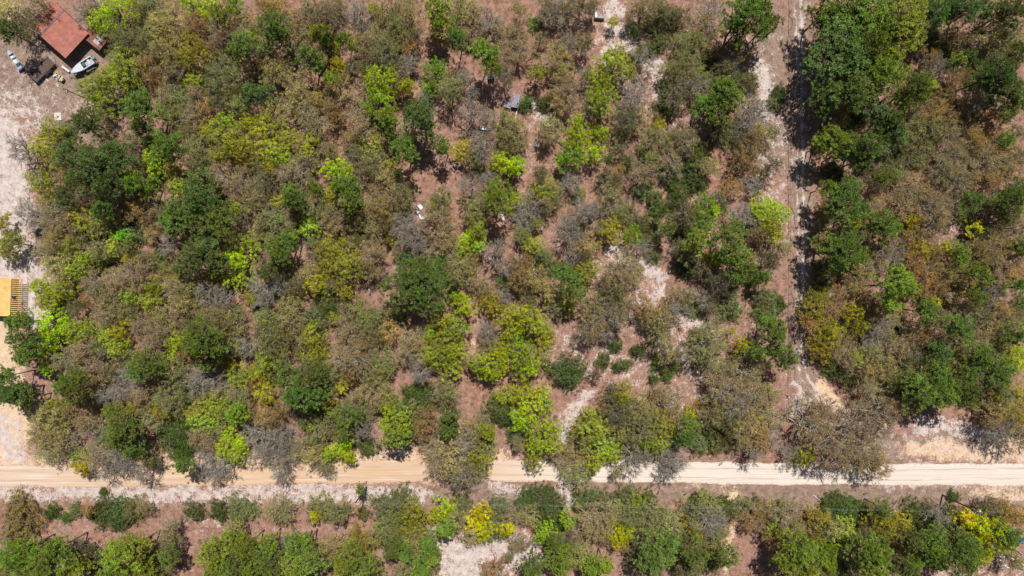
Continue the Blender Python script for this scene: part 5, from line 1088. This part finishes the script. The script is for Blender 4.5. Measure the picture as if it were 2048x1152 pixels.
low_brush('undergrowth', 'olive brown low scrub between and beneath the trees', 'undergrowth', 15000, dens_a, 0.3, 1.5, 0.55, 34, 0.07, (0.22, 0.19, 0.08), 6)
low_brush('undergrowth', 'dull green low scrub between and beneath the trees', 'undergrowth', 7000, lambda a, b: dens_a(a, b) * patch(a, b, 45, 50, .42, .58), 0.3, 1.1, 0.5, 36, 0.065, (0.12, 0.17, 0.06), 3)
low_brush('dry_grass', 'dry tan grass tufts along the verges and in clearings', 'dry grass', 16000, lambda a, b: np.clip(masks(a, b)[2] * 0.7 + 0.12 * forest(a, b), 0, 1) * np.clip((np.abs(b - road_y(a)) - 25) / 4, 0, 1) * np.clip((segd(a, b, TRAIL) - 14) / 6, 0, 1), 0.08, 0.3, 0.2, 14, 0.045, (0.40, 0.29, 0.19), 3)
# sparse greens and weeds on open litter
low_brush('weeds', 'small green weeds scattered on the open ground', 'weeds', 9000, lambda a, b: forest(a, b) * 0.30 * patch(a, b, 25, 60, .45, .6), 0.1, 0.35, 0.25, 18, 0.05, (0.17, 0.22, 0.07), 2)
# sticks
px, py = scatter(26000, lambda a, b: np.clip(forest(a, b) * (0.35 + 0.65 * patch(a, b, 40, 70, .4, .6)), 0, 1))
n = len(px); a = r.uniform(0, 6.28, n); L = r.uniform(0.25, 1.3, n) ** 1.3 * 0.9
c = np.stack([(px - 1024) * S, (576 - py) * S, r.uniform(0.0, 0.12, n)], 1); d = np.stack([np.cos(a), np.sin(a), r.normal(0, 0.08, n)], 1) * L[:, None] / 2
V, F = prisms(c - d, c + d, r.uniform(0.012, 0.035, n), r.uniform(0.008, 0.02, n))
tag(put('fallen_sticks', npmesh('fallen_sticks', V, F, [M_GREYTWIG])), 'pale fallen sticks littering the forest floor', 'fallen sticks', kind='stuff')
# dead leaves raised off the ground: curled oak leaves in drifts
px, py = scatter(110000, lambda a, b: np.clip(np.abs(b - road_y(a)) / 8 - 2.9, 0, 1) * (0.25 + 0.75 * patch(a, b, 16, 80, .4, .6)) * np.clip(1 - 0.8 * masks(a, b)[0], 0, 1))
n = len(px); P = np.stack([(px - 1024) * S, (576 - py) * S, r.uniform(0.02, 0.10, n)], 1)
V, F = leaves(P, unit(r.normal(size=(n, 3)) * 0.6 + np.array([0, 0, 0.8])), 0.07, 0.6, r)
o = put('leaf_litter', npmesh('leaf_litter', V, F, [M_LEAF], vary=np.repeat(r.uniform(0, 1, n), 4))); o.color = (0.30, 0.15, 0.10, 1)
tag(o, 'loose reddish brown oak leaves lying on the ground', 'leaf litter', kind='stuff')
